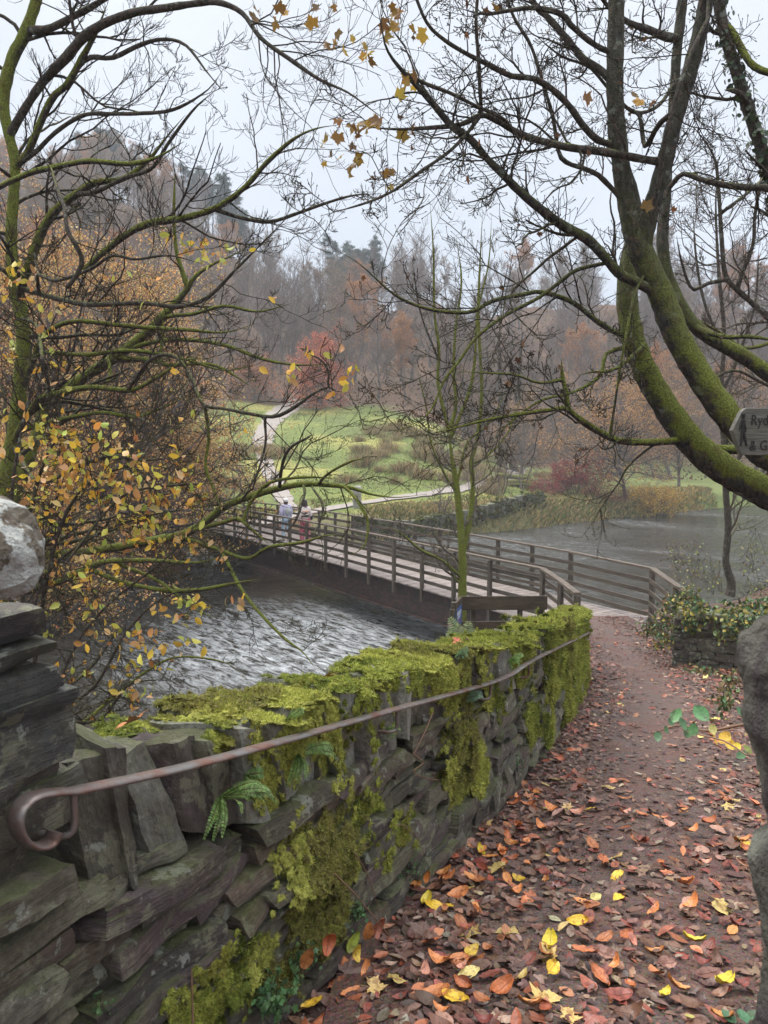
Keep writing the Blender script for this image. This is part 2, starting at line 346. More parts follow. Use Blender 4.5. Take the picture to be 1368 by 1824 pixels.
def _water(n, b):
    p = n.pos(); q = n.mapping(p, (1, 1, 1), (0, 0, R_(-38))); st = n.mapping(q, (1.0, .33, 1))
    a = n.noise(st, 2.6, 5, .62, 1.4); c = n.noise(st, 9, 4, .6, .8); d = n.noise(q, 30, 2)
    rapid_glint = n.ramp(n.noise(n.mapping(q, (1, .5, 1)), .16, 3, .5, .4), (.45, .0), (.65, .35))
    dv = n.mk('ShaderNodeVectorMath', operation='DISTANCE'); n.put(dv.inputs[0], n.mapping(p, (1, 1, 0))); dv.inputs[1].default_value = (-.5, 21.5, 0); rapid_glint = n.math('MAXIMUM', rapid_glint, n.ramp(n.math('MULTIPLY', dv.outputs['Value'], .1), (.30, 1.25), (.80, 0.0)))  # round zone by the bridge: bright sky reflection painted into the base colour
    foam_glint = n.math('MULTIPLY', n.ramp(n.noise(n.mapping(q, (1, .26, 1)), 5.5, 7, .78, .9), (.42, 0.0), (.66, .95)), n.math('ADD', n.math('MULTIPLY', rapid_glint, .8), .03))
    n.put(b.inputs['Base Color'], n.mix(foam_glint, (.022, .02, .014), (.72, .76, .80))); n.put(b.inputs['Roughness'], n.ramp(foam_glint, (0.0, .07), (.3, .5)))  # pale streaks are foam and, by the bridge, painted sky reflection
    b.inputs['IOR'].default_value = 1.36; b.inputs['Specular IOR Level'].default_value = .36
    h = n.math('ADD', n.math('MULTIPLY', a, 1.0), n.math('ADD', n.math('MULTIPLY', c, .38), n.math('MULTIPLY', d, .05))); n.put(b.inputs['Normal'], n.bump(h, 1.0, .30))
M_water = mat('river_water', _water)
def _wood(n, b, a_=(.045, .034, .027), b_=(.155, .125, .10), gr=.3):
    lc = n.attr('Loc'); g = n.noise(n.mapping(lc, (3, 3, 3)), 9, 5, .6); f = n.noise(lc, 70, 3, .6); c = n.attr('Col')
    col = n.mix(n.ramp(g, (.3, 0.0), (.7, 1.0)), a_, b_); col = n.mix(.5, col, n.ramp(f, (.3, .6), (.7, 1.4)), 'MULTIPLY'); col = n.mix(1.0, col, c, 'MULTIPLY')
    up = n.sep(n.normal(), 2); col = n.mix(n.math('MULTIPLY', n.ramp(n.noise(n.pos(), 4, 4), (.5, 0.0), (.65, 1.0)), gr), col, (.075, .085, .035))
    n.put(b.inputs['Base Color'], col); b.inputs['Roughness'].default_value = .55; n.put(b.inputs['Normal'], n.bump(f, .4, .01))
M_wood = mat('weathered_timber', lambda n, b: _wood(n, b))
M_deck = mat('deck_timber', lambda n, b: _wood(n, b, (.19, .155, .14), (.38, .33, .31), .12))
M_board = mat('sign_timber', lambda n, b: _wood(n, b, (.07, .066, .055), (.155, .148, .125), .25))
def _steel(n, b):
    p = n.pos(); g = n.noise(n.mapping(p, (1, 1, 3)), 4, 5, .6); n.put(b.inputs['Base Color'], n.mix(n.ramp(g, (.4, 0.0), (.65, 1.0)), (.02, .016, .015), (.075, .038, .03))); b.inputs['Roughness'].default_value = .6
M_girder = mat('rusty_girder', _steel)
def _iron(n, b):
    p = n.pos(); g = n.noise(p, 30, 5, .65); k = n.ramp(n.noise(p, 9, 5, .6), (.42, 0.0), (.62, 1.0))
    n.put(b.inputs['Base Color'], n.mix(k, (.24, .225, .215), n.mix(g, (.10, .045, .03), (.26, .15, .12)))); n.put(b.inputs['Roughness'], n.ramp(k, (0.0, .28), (1.0, .55))); b.inputs['Metallic'].default_value = .6
    n.put(b.inputs['Normal'], n.bump(g, .4, .004))
M_iron = mat('worn_iron', _iron)
def flat(name, c, r=.6, var=.15):
    def f(n, b):
        n.put(b.inputs['Base Color'], n.mix(n.noise(n.coord('Object'), 25, 4), tuple(x * (1 - var) for x in c), tuple(min(1, x * (1 + var)) for x in c))); b.inputs['Roughness'].default_value = r
    return mat(name, f)
M_dark = flat('dark_core', (.012, .011, .01), .9)
# ------------------------------------------------------------------ terrain
WATER = -5.3
def D(y): return -np.minimum(1.34 + .18 * y, 3.80) if False else -(3.80 - np.log1p(np.exp(np.clip((3.80 - (1.34 + .18 * y)) / .12, -40, 40))) * .12)
NX = [-60, -14, -6, -2, 1, 2.6, 6, 9, 14, 30, 70, 200]; NY = [-20, 7, 10.5, 13, 15.5, 18.6, 20.6, 21.5, 25, 36, 62, 150]
FX = [-200, -60, -20, -12, -10, -8, -6, -2, 3, 7.3, 12.6, 31, 70, 200]; FY = [-80, -5, 17, 24, 29, 35.5, 38, 42, 46, 48.5, 55, 70, 100, 220]
def sm(t): t = np.clip(t, 0, 1); return t * t * (3 - 2 * t)
def H(x, y):
    x = np.asarray(x, float); y = np.asarray(y, float)
    n1 = fbm2(x, y, 3, 4, .25); n2 = fbm2(x, y, 5, 3, 1.6)
    sN = (np.interp(x, NX, NY) - y) * .8; sF = (y - np.interp(x, FX, FY)) * .8 + n1 * .8
    near = D(y) + .05 * n2 * sm((x - 3.2) / 2) - 1.5 * sm((-x - 2.2 + y * .22) / 3.5) * (y > -5)
    near = near + .35 * sm((x - (1.5 + .33 * y)) / 2.5)
    hn = -6.3 + (near + 6.3) * sm(sN / 1.7)
    sl = .185 - .14 * sm((x - 4) / 16) ; yb = np.interp(x, FX, FY)
    y0 = np.maximum(53, yb + 8)
    fl = -3.95 + sl * np.log1p(np.exp(np.clip((y - y0) / 2, -30, 30))) * 2 + .10 * n2 * sm((y - 45) / 20)
    yw = 104 - 12 * sm((x - 15) / 20) - 32 * sm((-x - 18) / 30)
    a = x / np.maximum(y, 20)
    k = .365 + .025 * sm((-a - .12) / .25) + .085 * sm((a + .02) / .08); yr = 172 + 30 * sm((-a - .08) / .2)
    up = np.maximum(0, np.minimum(y, yr) - yw); ramp_ = np.where(up < 16, up * up / 32, up - 8)
    hill = k * ramp_ - .25 * np.maximum(0, y - yr) + n1 * 2.0 * sm((y - yw) / 30)
    land = fl + hill + np.maximum(0, -x - 10) * .12 * sm((y - yb) / 12)
    hf = -6.3 + (land + 6.3) * sm(sF / 2.6)
    return np.where(sN > sF, hn, hf)
def ingrass(x, y):
    e = fbm2(x, y, 9, 3, .3) * 2.5
    xl = -24 + (y - 50) * .05; yt = 104 - np.maximum(0, x - 2) * .9
    m = sm((x - xl + e) / 3) * sm((yt + e * 1.5 - y) / 4) * sm((y - np.interp(x, FX, FY) - 3 + e) / 3)
    return m
def terrain():
    nx, ny = 420, 520
    u = np.linspace(-1, 1, nx); xs = 3.0 + 260 * np.sign(u) * (np.abs(u) * .06 + .94 * np.abs(u) ** 3)
    t = np.linspace(0, 1, ny); ys = -12 + 40 * t + 330 * t ** 3
    X, Y = np.meshgrid(xs, ys, indexing='ij'); Z = H(X, Y)
    g = ingrass(X, Y)[..., None]; n3 = fbm2(X, Y, 21, 4, .5)[..., None]
    far = (Y > (np.interp(X, NX, NY) + np.interp(X, FX, FY)) / 2)[..., None]
    grass = np.array([.145, .185, .038]) * (1 + .3 * n3) + np.array([.10, .04, .02]) * np.clip(n3 * 2 - .1, 0, 1)
    litter = np.array([.12, .065, .035]) * (1 + .4 * n3); nearc = np.array([.075, .04, .028]) * (1 + .3 * n3)
    bank = np.array([.15, .14, .06]) * (1 + .4 * n3)
    b = sm((8 - (Y - np.interp(X, FX, FY))) / 4)[..., None] * sm((X + 6) / 3)[..., None]
    c = np.where(far, litter * (1 - g) + grass * g, nearc); c = np.where(far, c * (1 - b) + bank * b, c)
    side = sm((X - 10) / 8) * sm((Y - 62) / 6) * sm((106 - Y) / 8); side = side[..., None]
    c = np.where(far, c * (1 - side * .8) + np.array([.16, .21, .05]) * side * .8, c)
    i = np.arange(nx * ny).reshape(nx, ny); q = np.stack([i[:-1, :-1], i[1:, :-1], i[1:, 1:], i[:-1, 1:]], -1).reshape(-1, 4)
    mb = MB(); mb.add(np.stack([X, Y, Z], -1), q=q, col=c.reshape(-1, 3)); return tag(mb.build('ground', M_ground), kind='structure')
terrain()
def strip(name, pts, wd, m, lift, nu=160, nv=14, ragged=.12, zf=None, seed=1):
    P = catmull(np.c_[np.array(pts, float), np.zeros(len(pts))], nu)[:, :2]; T = nrm(np.gradient(P, axis=0)); Nn = np.c_[T[:, 1], -T[:, 0]]
    wdi = np.interp(np.linspace(0, 1, nu), np.linspace(0, 1, len(wd)), wd); s = np.linspace(-1, 1, nv)
    e = 1 + ragged * fbm2(np.arange(nu) * .35, np.zeros(nu), seed)
    XY = P[:, None] + Nn[:, None] * (s[None, :, None] * (wdi * e)[:, None, None] / 2); X, Y = XY[..., 0], XY[..., 1]
    Z = (H(X, Y) if zf is None else zf(X, Y)) + lift; i = np.arange(nu * nv).reshape(nu, nv)
    q = np.stack([i[:-1, :-1], i[:-1, 1:], i[1:, 1:], i[1:, :-1]], -1).reshape(-1, 4)[:, ::-1]
    mb = MB(); mb.add(np.stack([X, Y, Z], -1), q=q); return tag(mb.build(name, m), kind='structure')
# near path from the viewer's feet down to the bridge
PATHC = [(.55, -2), (.62, 0), (.78, 1.6), (1.0, 3), (1.5, 4.6), (2.1, 6.2), (2.85, 8.3), (3.6, 10.8), (4.1, 13), (4.4, 15.2), (4.35, 17.6)]
def near_z(X, Y): return np.maximum(D(Y), np.where(Y < 17.4, H(X, Y), -9)) + .010 * fbm2(X, Y, 4, 3, 3) + .022
strip('path', PATHC, [2.2, 2.2, 2.1, 2.0, 2.0, 2.0, 2.0, 1.95, 1.85, 2.2, 2.45], M_path, .0, 260, 40, .03, near_z)
strip('far_path', [(-7, 40), (-5.5, 46), (-2.5, 52), (2, 56), (7, 62), (10.5, 70), (13, 80), (16, 92)], [1.8, 1.3, 1.1, 1.2, 1.5, 2.0, 2.0, 1.6], M_farpath, .09, 200, 10, .35, seed=3)
strip('meadow_path', [(-6, 50), (-7.5, 57), (-9.8, 66), (-11.7, 76), (-12.6, 86), (-12.6, 96), (-11.4, 108)], [1.1, 1.2, 1.4, 1.8, 2.2, 2.6, 2.6], M_farpath, .09, 200, 10, .35, seed=4)
def river():
    nx, ny = 340, 420; X, Y = np.meshgrid(np.linspace(-42, 110, nx), np.linspace(-6, 150, ny), indexing='ij')
    Z = WATER + .022 * fbm2(X, Y, 31, 4, 1.1) + .012 * fbm2(X, Y, 32, 2, 3.5); i = np.arange(nx * ny).reshape(nx, ny)
    q = np.stack([i[:-1, :-1], i[1:, :-1], i[1:, 1:], i[:-1, 1:]], -1).reshape(-1, 4)
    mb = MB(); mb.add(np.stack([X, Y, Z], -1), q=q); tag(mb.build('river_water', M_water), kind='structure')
river()
# ------------------------------------------------------------------ the parapet wall beside the path
WC = [(-1.25, .35), (-.98, .98), (-.66, 1.61), (-.26, 2.41), (.05, 3.15), (.52, 4.15), (1.14, 5.75), (2.02, 8.3), (2.8, 10.8), (3.28, 12.9)]
_wp = catmull(np.c_[np.array(WC), np.zeros(len(WC))], 600)[:, :2]; _ws = np.r_[0, np.cumsum(np.linalg.norm(np.diff(_wp, axis=0), axis=1))]
WL = _ws[-1]; S0 = np.interp(1.61, _wp[:, 1], _ws)
def wp(s): return np.stack([np.interp(s, _ws, _wp[:, 0]), np.interp(s, _ws, _wp[:, 1])], -1)
def wfr(s):
    a, b = wp(np.clip(np.asarray(s) - .03, 0, WL)), wp(np.clip(np.asarray(s) + .03, 0, WL)); t = nrm(b - a); return t, np.stack([t[..., 1], -t[..., 0]], -1)
def top(s): return -(0.34 + .18 * wp(s)[..., 1]) + .012 * np.sin(np.asarray(s) * 2.1) - .045 * np.clip(1 - (np.asarray(s) - S0) / 2.6, 0, 1) - .005
def base(s): return D(wp(s)[..., 1])
def wallpt(s, d, z):
    """arc length s along the wall, d metres out of its path-side face, height z"""
    p = wp(s); t, n = wfr(s); return np.concatenate([p + n * np.asarray(d)[..., None], np.asarray(z)[..., None]], -1)
def wall_hit(px, py, d=0.0):
    S, Zr = np.meshgrid(np.linspace(.1, WL - .02, 500), np.linspace(0, 1.1, 120), indexing='ij'); Z = base(S) + Zr
    P = wallpt(S, np.full(S.shape, d), Z); x, y = proj(P); k = np.argmin((x - px) ** 2 + (y - py) ** 2); return S.ravel()[k], Z.ravel()[k]
SLATE = [(.10, .088, .075), (.13, .12, .095), (.085, .065, .065), (.15, .135, .10), (.11, .10, .08), (.07, .062, .056), (.135, .10, .08), (.11, .083, .08)]
def stone(mb, size, place, r=5, irr=.13, ridge=.0, seed=0, axis=2, col=(.1, .1, .1), rough=.012, crn=.1):
    """irregular slab; place(local)->world"""
    g = np.random.default_rng(seed); v, q = cube_t(r); v = v.copy(); h = np.array(size) / 2
    l = np.linalg.norm(v, axis=1, keepdims=True); v = v * (1 - crn) + v / l * 1.25 * crn
    co = g.uniform(-irr, irr, (2, 2, 2, 3)); f = (np.clip(v, -1, 1) + 1) / 2; off = 0
    for i in (0, 1):
        for j in (0, 1):
            for k in (0, 1):
                wt = (f[:, 0] if i else 1 - f[:, 0]) * (f[:, 1] if j else 1 - f[:, 1]) * (f[:, 2] if k else 1 - f[:, 2]); off = off + wt[:, None] * co[i, j, k]
    p = (v + off) * h; p += wob(p, rough, 9, seed, 3)
    if ridge:
        o2 = [k for k in range(3) if k != axis]; z = p[:, axis] * 55 + 2.5 * np.sin(p[:, o2[0]] * 7 + seed) + g.uniform(0, 6)
        rd = ridge * (np.sin(z) * .6 + np.sign(np.sin(z * .47 + 1)) * .6); e = nrm(v) ; e[:, axis] = 0; p += e * rd[:, None]
    lc = p if axis == 2 else (p[:, [2, 1, 0]] if axis == 0 else p[:, [0, 2, 1]])
    E3 = place(np.vstack([np.zeros((1, 3)), np.eye(3) * .01])); hd = np.linalg.det(E3[1:] - E3[0])
    mb.add(place(p), q=q if hd > 0 else q[:, ::-1], col=np.array(col) * g.uniform(.75, 1.45), loc=lc + g.uniform(-50, 50, 3))
wall = thing('dry_stone_wall', 'long curving mossy dry stone wall with upright coping beside the leaf strewn path', 'wall', (0.3, 3.5, float(D(3.5))))
CH = .27                                   # height of the coping
def wall_face():
    mb = MB(); g = np.random.default_rng(11); zt = -.5; sd = 0; PIL = S0 - .02
    z = .3
    while z > -4.0:
        near_z_ = z > -2.6
        hgt = g.choice([.03, .045, .06, .085, .12], p=[.17, .26, .25, .2, .12]); s = g.uniform(0, .1)
        while s < WL:
            ln = g.uniform(.10, .46) * (1.0 if hgt > .06 else 1.15); sc_ = s + ln / 2
            if sc_ > WL - .02: break
            zc = z - hgt / 2; tp = float(top(sc_)) - CH + .02; bs = float(base(sc_)) - .1
            if sc_ < PIL: tp = -.60
            if zc + hgt * .35 < tp and zc > bs:
                sd += 1; dist = np.linalg.norm(wallpt(sc_, 0.0, zc)); r = 13 if dist < 2.6 else (7 if dist < 5 else 4)
                tilt = g.normal(0, .05); pr = g.uniform(-.03, .035)
                # two stones may share a course height unevenly
                hh = hgt * g.uniform(.86, 1.1)
                def pl(p, sc_=sc_, zc=zc, tilt=tilt, pr=pr):
                    S = sc_ + p[:, 0]; t, n = wfr(np.full(1, sc_)); c = wallpt(np.array([sc_]), np.array([pr - .11]), np.array([zc]))[0]
                    o = np.zeros((len(p), 3)); o[:, :2] = c[:2] + t[0] * p[:, :1] - n[0] * p[:, 1:2] * -1; o[:, 2] = c[2] + p[:, 2] + p[:, 0] * tilt; return o
                stone(mb, (ln * .97, .25, hh), pl, r, .16, .0065 if r > 5 else .004, sd, 2, SLATE[g.integers(len(SLATE))], .012, .06)
            s += ln
        z -= hgt * .98
    mb.build('stonework', M_stone, wall, sharp=38)
    core = MB(); ss = np.linspace(.02, WL - .12, 90); f = wallpt(ss, np.full(90, -.10), top(ss) - CH + .0); bk = wallpt(ss, np.full(90, -.27), top(ss) - CH)
    f2 = f.copy(); f2[:, 2] = base(ss) - .9; b2 = bk.copy(); b2[:, 2] = base(ss) - 2.2
    v = np.stack([f2, f, bk, b2], 1).reshape(-1, 3); i = np.arange(89)[:, None] * 4; q = np.concatenate([np.stack([i + a, i + a + 1, i + a + 5, i + a + 4], -1).reshape(-1, 4) for a in range(3)])
    q = np.vstack([q, [[0, 3, 2, 1]], [[356, 357, 358, 359]]]); core.add(v, q=q, col=(.05, .045, .04)); core.build('core', M_dark, wall)
    bkm = MB(); k = 0
    for s in np.arange(S0, WL, .3):
        for z in np.arange(.12, 1.3, .16):
            k += 1; zc = float(top(s)) - CH - z
            def pl2(p, s=s, zc=zc):
                t, n = wfr(np.array([s])); c = wallpt(np.array([s]), np.array([-.28]), np.array([zc]))[0]; o = np.zeros((len(p), 3)); o[:, :2] = c[:2] + t[0] * p[:, :1] + n[0] * p[:, 1:2]; o[:, 2] = c[2] + p[:, 2]; return o
            stone(bkm, (.31, .12, .17), pl2, 4, .15, 0, 900 + k, 2, SLATE[k % 8], .01)
    bkm.build('back_stonework', M_stone, wall, sharp=38)
wall_face()
COPE = []
def coping():
    g = np.random.default_rng(5); s = S0 + .03; k = 0; rest = MB()
    while s < WL - .03:
        near = s < S0 + 2.6
        th = g.uniform(.05, .13) if near else g.uniform(.10, .17)
        hh = CH * g.uniform(.86, 1.12) + .03; lean = -.16 + g.normal(0, .09); tw = g.normal(0, .12); pr = g.uniform(-.015, .03); dp = g.uniform(.26, .33)
        zc = float(top(s + th / 2)) - CH / 2 - .005; sc_ = s + th / 2; L = .18 * .85 if sc_ > S0 else 0
        def pl(p, sc_=sc_, zc=zc, lean=lean, tw=tw, pr=pr, dp=dp):
            t, n = wfr(np.array([sc_])); c = wallpt(np.array([sc_]), np.array([pr - dp / 2]), np.array([zc]))[0]
            a = p[:, 0] + p[:, 2] * math.sin(lean) + p[:, 1] * tw; o = np.zeros((len(p), 3))
            o[:, :2] = c[:2] + t[0] * a[:, None] + n[0] * p[:, 1:2]; o[:, 2] = c[2] + p[:, 2] - p[:, 0] * .17; return o
        mb = MB(); stone(mb, (th * .98, dp, hh), pl, 11 if near else 6, .15, .006 if near else .003, 500 + k, 0, SLATE[g.integers(len(SLATE))] if g.random() > .4 else (.24, .235, .205), .014, .07)
        mb.build('coping_stone', M_stone, wall, sharp=38); COPE.append(sc_)
        k += 1; s += th * 1.02
coping()
# ---- moss cushions and their fuzz, sampled on the stones already built
MG = [(.26, .30, .05), (.38, .42, .08), (.17, .21, .035), (.52, .53, .12), (.22, .20, .06)]
PATCH = [(190, 1302, 90, 20), (300, 1272, 60, 14), (590, 1530, 95, 60), (560, 1600, 60, 70), (620, 1480, 60, 40), (650, 1440, 40, 30), (720, 1480, 40, 70), (700, 1530, 40, 45), (810, 1360, 38, 60), (830, 1320, 20, 30), (850, 1370, 20, 40), (400, 1740, 60, 60), (350, 1800, 60, 50), (440, 1700, 40, 40), (490, 1740, 30, 30), (960, 1290, 22, 40), (880, 1250, 25, 30), (470, 1400, 30, 40), (720, 1205, 50, 36), (455, 1330, 12, 30), (1000, 1180, 60, 90), (1020, 1240, 20, 60), (390, 1300, 20, 60), (800, 1210, 60, 40), (520, 1300, 14, 40)]
def moss_w(P, Nn):
    px, py = proj(P); s = np.interp(P[:, 1], _wp[:, 1], _ws); h = P[:, 2] - top(s)
    up = np.clip(Nn[:, 2], 0, 1); e = fbm2(P[:, 0] * 3 + P[:, 2] * 2, P[:, 1] * 3, 77, 4, 1.6); u = np.clip((s - S0) / 2.2, 0, 1)
    w_ = up * np.clip(-.55 + u * 1.6 + e * 1.9, .0, 1.2) * (h > -.22)
    hang = np.clip(1.05 + h / .30, 0, 1) * np.clip(u * 1.3 - 1.15 + e * 2.2, 0, 1); w_ = np.maximum(w_, hang)
    far = np.clip((s - S0 - 5.5) / 4, 0, 1) * np.clip(.5 + e * 1.2, 0, 1) * .45; w_ = np.maximum(w_, far)
    for cx, cy, rx, ry in PATCH:
        w_ = np.maximum(w_, np.clip(.85 - ((px - cx) / rx) ** 2 - ((py - cy) / ry) ** 2 + e * 1.1, 0, 1))
    t_, n_ = wfr(s); q_ = P[:, :2] - wp(s); dd = (q_ * n_).sum(1); out = (Nn[:, :2] * n_).sum(1); tp_ = (h > -.075) & (Nn[:, 2] > .35)
    ex = np.where(tp_, 1.0, np.clip(out * 1.3 - .25, 0, 1) * (dd > -.045)); ex = np.maximum(ex, np.clip(-out, 0, 1) * (dd < -.25) * .4)
    return w_ * ex * (s > S0 - .05)
def surf_samples(obs, n, g):
    Ps, Ns, As = [], [], []
    for o in obs:
        me = o.data; k = len(me.polygons); c = np.empty(k * 3); me.polygons.foreach_get('center', c); m = np.empty(k * 3); me.polygons.foreach_get('normal', m); a = np.empty(k); me.polygons.foreach_get('area', a)
        Ps.append(c.reshape(-1, 3) + np.array(abs_loc(o))); Ns.append(m.reshape(-1, 3)); As.append(a)
    return np.concatenate(Ps), np.concatenate(Ns), np.concatenate(As)
def ico(sub=1):
    t = (1 + 5 ** .5) / 2; v = [(-1, t, 0), (1, t, 0), (-1, -t, 0), (1, -t, 0), (0, -1, t), (0, 1, t), (0, -1, -t), (0, 1, -t), (t, 0, -1), (t, 0, 1), (-t, 0, -1), (-t, 0, 1)]
    f = [(0, 11, 5), (0, 5, 1), (0, 1, 7), (0, 7, 10), (0, 10, 11), (1, 5, 9), (5, 11, 4), (11, 10, 2), (10, 7, 6), (7, 1, 8), (3, 9, 4), (3, 4, 2), (3, 2, 6), (3, 6, 8), (3, 8, 9), (4, 9, 5), (2, 4, 11), (6, 2, 10), (8, 6, 7), (9, 8, 1)]
    v = [np.array(p) / np.linalg.norm(p) for p in v]
    for _ in range(sub):
        ca = {}; nf = []
        def mid(a, b):
            k = (min(a, b), max(a, b))
            if k not in ca: m = v[a] + v[b]; v.append(m / np.linalg.norm(m)); ca[k] = len(v) - 1
            return ca[k]
        for a, b, c in f: x, y, z = mid(a, b), mid(b, c), mid(c, a); nf += [(a, x, z), (b, y, x), (c, z, y), (x, y, z)]
        f = nf
    return np.array(v), np.array(f)
def tuft_t(n=4, L=1.0, w_=.15, seed=0):
    g = np.random.default_rng(seed); v = []; t = []
    for i in range(n):
        a = g.uniform(0, 6.28); sp = g.uniform(.2, .75); d = np.array([math.cos(a) * sp, math.sin(a) * sp, 1]); d /= np.linalg.norm(d); s = np.array([-math.sin(a), math.cos(a), 0]) * w_ / 2; b = len(v)
        m = d * L * .55 + np.array([0, 0, .05]); e = d * L + np.array([d[0] * .3, d[1] * .3, -.12]) * L
        v += [-s * 1.1, s * 1.1, e]; t += [[b, b + 1, b + 2]]
    return np.array(v), np.array(t)
def moss(parent, obs, wfun, n_c, n_t, name='moss', cs=(.006, .013), ts=(.008, .017), g=None, pal=MG):
    g = g or np.random.default_rng(3); P, Nn, A = surf_samples(obs, 0, g); w_ = wfun(P, Nn) * A; w_[w_ < 0] = 0
    d = np.linalg.norm(P, axis=1); w_ /= np.clip(d, 1, 9) ** 1.1; w_ /= w_.sum()
    i = g.choice(len(P), n_c, p=w_); mb = MB(); iv, it = ico(1); tt = iv[None] * (1 + .10 * g.standard_normal((24, len(iv), 1)))
    sz = g.uniform(*cs, n_c) * np.clip(d[i] / 2.5, .75, 1.7); rot = align(Nn[i], g); jt = np.sqrt(A[i])[:, None] * .9
    pal_ = np.asarray(pal); lf = np.clip((fbm2(P[i, 0] * 2 + P[i, 2], P[i, 1] * 2, 12, 3, 2) + .9) / 1.8, 0, .999); c = pal_[(lf * len(pal_)).astype(int)] * (1 + .12 * g.standard_normal((n_c, 1)))
    scl = np.stack([sz * 1.2, sz * 1.2, sz * .42], -1); off = g.normal(0, 1, (n_c, 3)) * jt; off -= Nn[i] * (off * Nn[i]).sum(1, keepdims=True); p = P[i] + off + Nn[i] * (.000 + .008 * np.clip(fbm2(P[i, 0] * 9 + P[i, 2] * 6, P[i, 1] * 9 + P[i, 2] * 7, 14, 3, 2), -.2, 1) * np.clip(d[i] / 3, .6, 1.0))[:, None]
    scatter(mb, tt[g.integers(0, 24, n_c)], it, p, rot, scl, c * .5, tri=True)
    k = g.choice(n_c, n_t); vi = g.integers(0, len(iv), n_t); lo = iv[vi]; keep = lo[:, 2] > -.1; k, lo = k[keep], lo[keep]
    q = np.einsum('nij,nj->ni', rot[k], lo * scl[k]) + p[k]; nn = nrm(np.einsum('nij,nj->ni', rot[k], lo * [1, 1, 2]) + np.array([0, 0, .2]) + .3 * g.standard_normal((len(k), 3)))
    tv = np.stack([tuft_t(4, 1, .15, j)[0] for j in range(8)]); tf = tuft_t(4)[1]; ds = np.clip(np.linalg.norm(q, axis=1) / 2.6, .8, 3)
    scatter(mb, tv[g.integers(0, 8, len(k))], tf, q - nn * .002, align(nn, g), g.uniform(*ts, len(k)) * ds, pick(pal, len(k), .25, g) * .5 + c[k] * .5, tri=True)
    return tag(mb.build(name, M_moss, parent, smooth=False), kind='stuff')
moss(wall, [o for o in wall.children if o.name.split('.')[0] in ('stonework', 'coping_stone')], moss_w, 44000, 620000)
# dark earth and dead moss lodged in the joints
# ------------------------------------------------------------------ gate pillar on the left
pil = thing('stone_gate_pillar', 'tall stone gate pillar of stacked slates with a lichen whitened boulder on top', 'gate pillar', (-.86, 1.2, float(D(1.2))))
def pillar():
    tz = [W(115, y, 1.60)[2] for y in (1085, 1134, 1164, 1212, 1240, 1345)]
    tops = tz[:-1]; bots = tz[1:]; ends = [.055, .045, .03, .015, -.01]; ths = []
    for k, (a, b) in enumerate(zip(tops, bots)):
        h = a - b; L = .62; c = S0 - .025 - ends[k] - L / 2
        def pl(p, c=c, zc=(a + b) / 2, k=k):
            t, n = wfr(np.array([c])); q = wallpt(np.array([c]), np.array([.03 - .23]), np.array([zc]))[0]; o = np.zeros((len(p), 3))
            o[:, :2] = q[:2] + t[0] * p[:, :1] + n[0] * p[:, 1:2]; o[:, 2] = q[2] + p[:, 2] + p[:, 0] * (.05 if k < 2 else .0); return o
        mb = MB(); stone(mb, (L, .48, h * .97), pl, 15, .10 if k in (2, 4) else .16, .007 if k not in (2, 4) else .003, 40 + k, 2, [(.07, .06, .06), (.09, .09, .08), (.085, .09, .085), (.075, .08, .075), (.085, .088, .085)][k], .008, .05)
        mb.build('slab', M_stone_bare, pil, sharp=35)
    mb = MB(); v, f = ico(5); c = np.array(W(-66, 1000, 1.36)); r = np.array([.112, .13, .094])
    p = v * r; p += wob(p, .016, 9, 8, 4) + wob(p, .004, 60, 9, 3); p[:, 2] = np.clip(p[:, 2], -.098, 9); mb.add(p + c, t=f); mb.build('boulder', M_boulder, pil)
pillar()
# ------------------------------------------------------------------ rough gatepost on the right, close to the lens
gp = thing('stone_gatepost', 'rough grey gatepost stone at the right edge, close and out of focus', 'gatepost', (.62, .84, float(D(.84))))
def gatepost():
    ys = [1134, 1146, 1172, 1210, 1260, 1320, 1380, 1440, 1490, 1540, 1600, 1650, 1700, 1760, 1830]; xs = [1375, 1345, 1318, 1308, 1316, 1322, 1335, 1343, 1347, 1352, 1338, 1330, 1334, 1340, 1346]
    for nm_, lo, hi, mt, sd in (('cap_boulder', 0, 9, M_gate, 3), ('shaft', 9, 15, M_gate, 4)):
        mb = MB(); Z = []; X = []
        for x, y in zip(xs[lo:hi], ys[lo:hi]): q = W(x + (44 if y < 1300 else 26), y, .84); Z.append(q[2]); X.append(q[0])
        if nm_ == 'shaft': Z.append(-1.7); X.append(X[-1]); Z.insert(0, Z[0] + .012); X.insert(0, X[0] + .012)
        else: Z.insert(0, Z[0] + .006); X.insert(0, X[0] + .12); Z.append(Z[-1] - .03); X.append(X[-1] + .012)
        zz = np.linspace(Z[0], Z[-1], 110); xx = np.interp(-zz, -np.array(Z), X); na = 110; a = np.linspace(0, 2 * math.pi, na, endpoint=False)
        rad = (.68 - xx)[:, None]; px_ = .70 + rad * np.sign(np.cos(a)) * np.abs(np.cos(a)) ** .8; py_ = .88 + .45 * rad * np.sign(np.sin(a)) * np.abs(np.sin(a)) ** .8
        p = np.stack([px_, py_, np.repeat(zz[:, None], na, 1)], -1).reshape(-1, 3); p += wob(p, .009, 14, sd, 3) + wob(p, .0035, 70, sd + 9, 3)
        i = np.arange(109)[:, None] * na; j = np.arange(na); q = np.stack([i + j, i + na + j, i + na + (j + 1) % na, i + (j + 1) % na], -1).reshape(-1, 4)
        c0 = p[:na].mean(0); p = np.vstack([p, c0]); t = np.stack([j, (j + 1) % na, np.full(na, len(p) - 1)], 1); mb.add(p, q=q, t=t); mb.build(nm_, mt, gp)
gatepost()
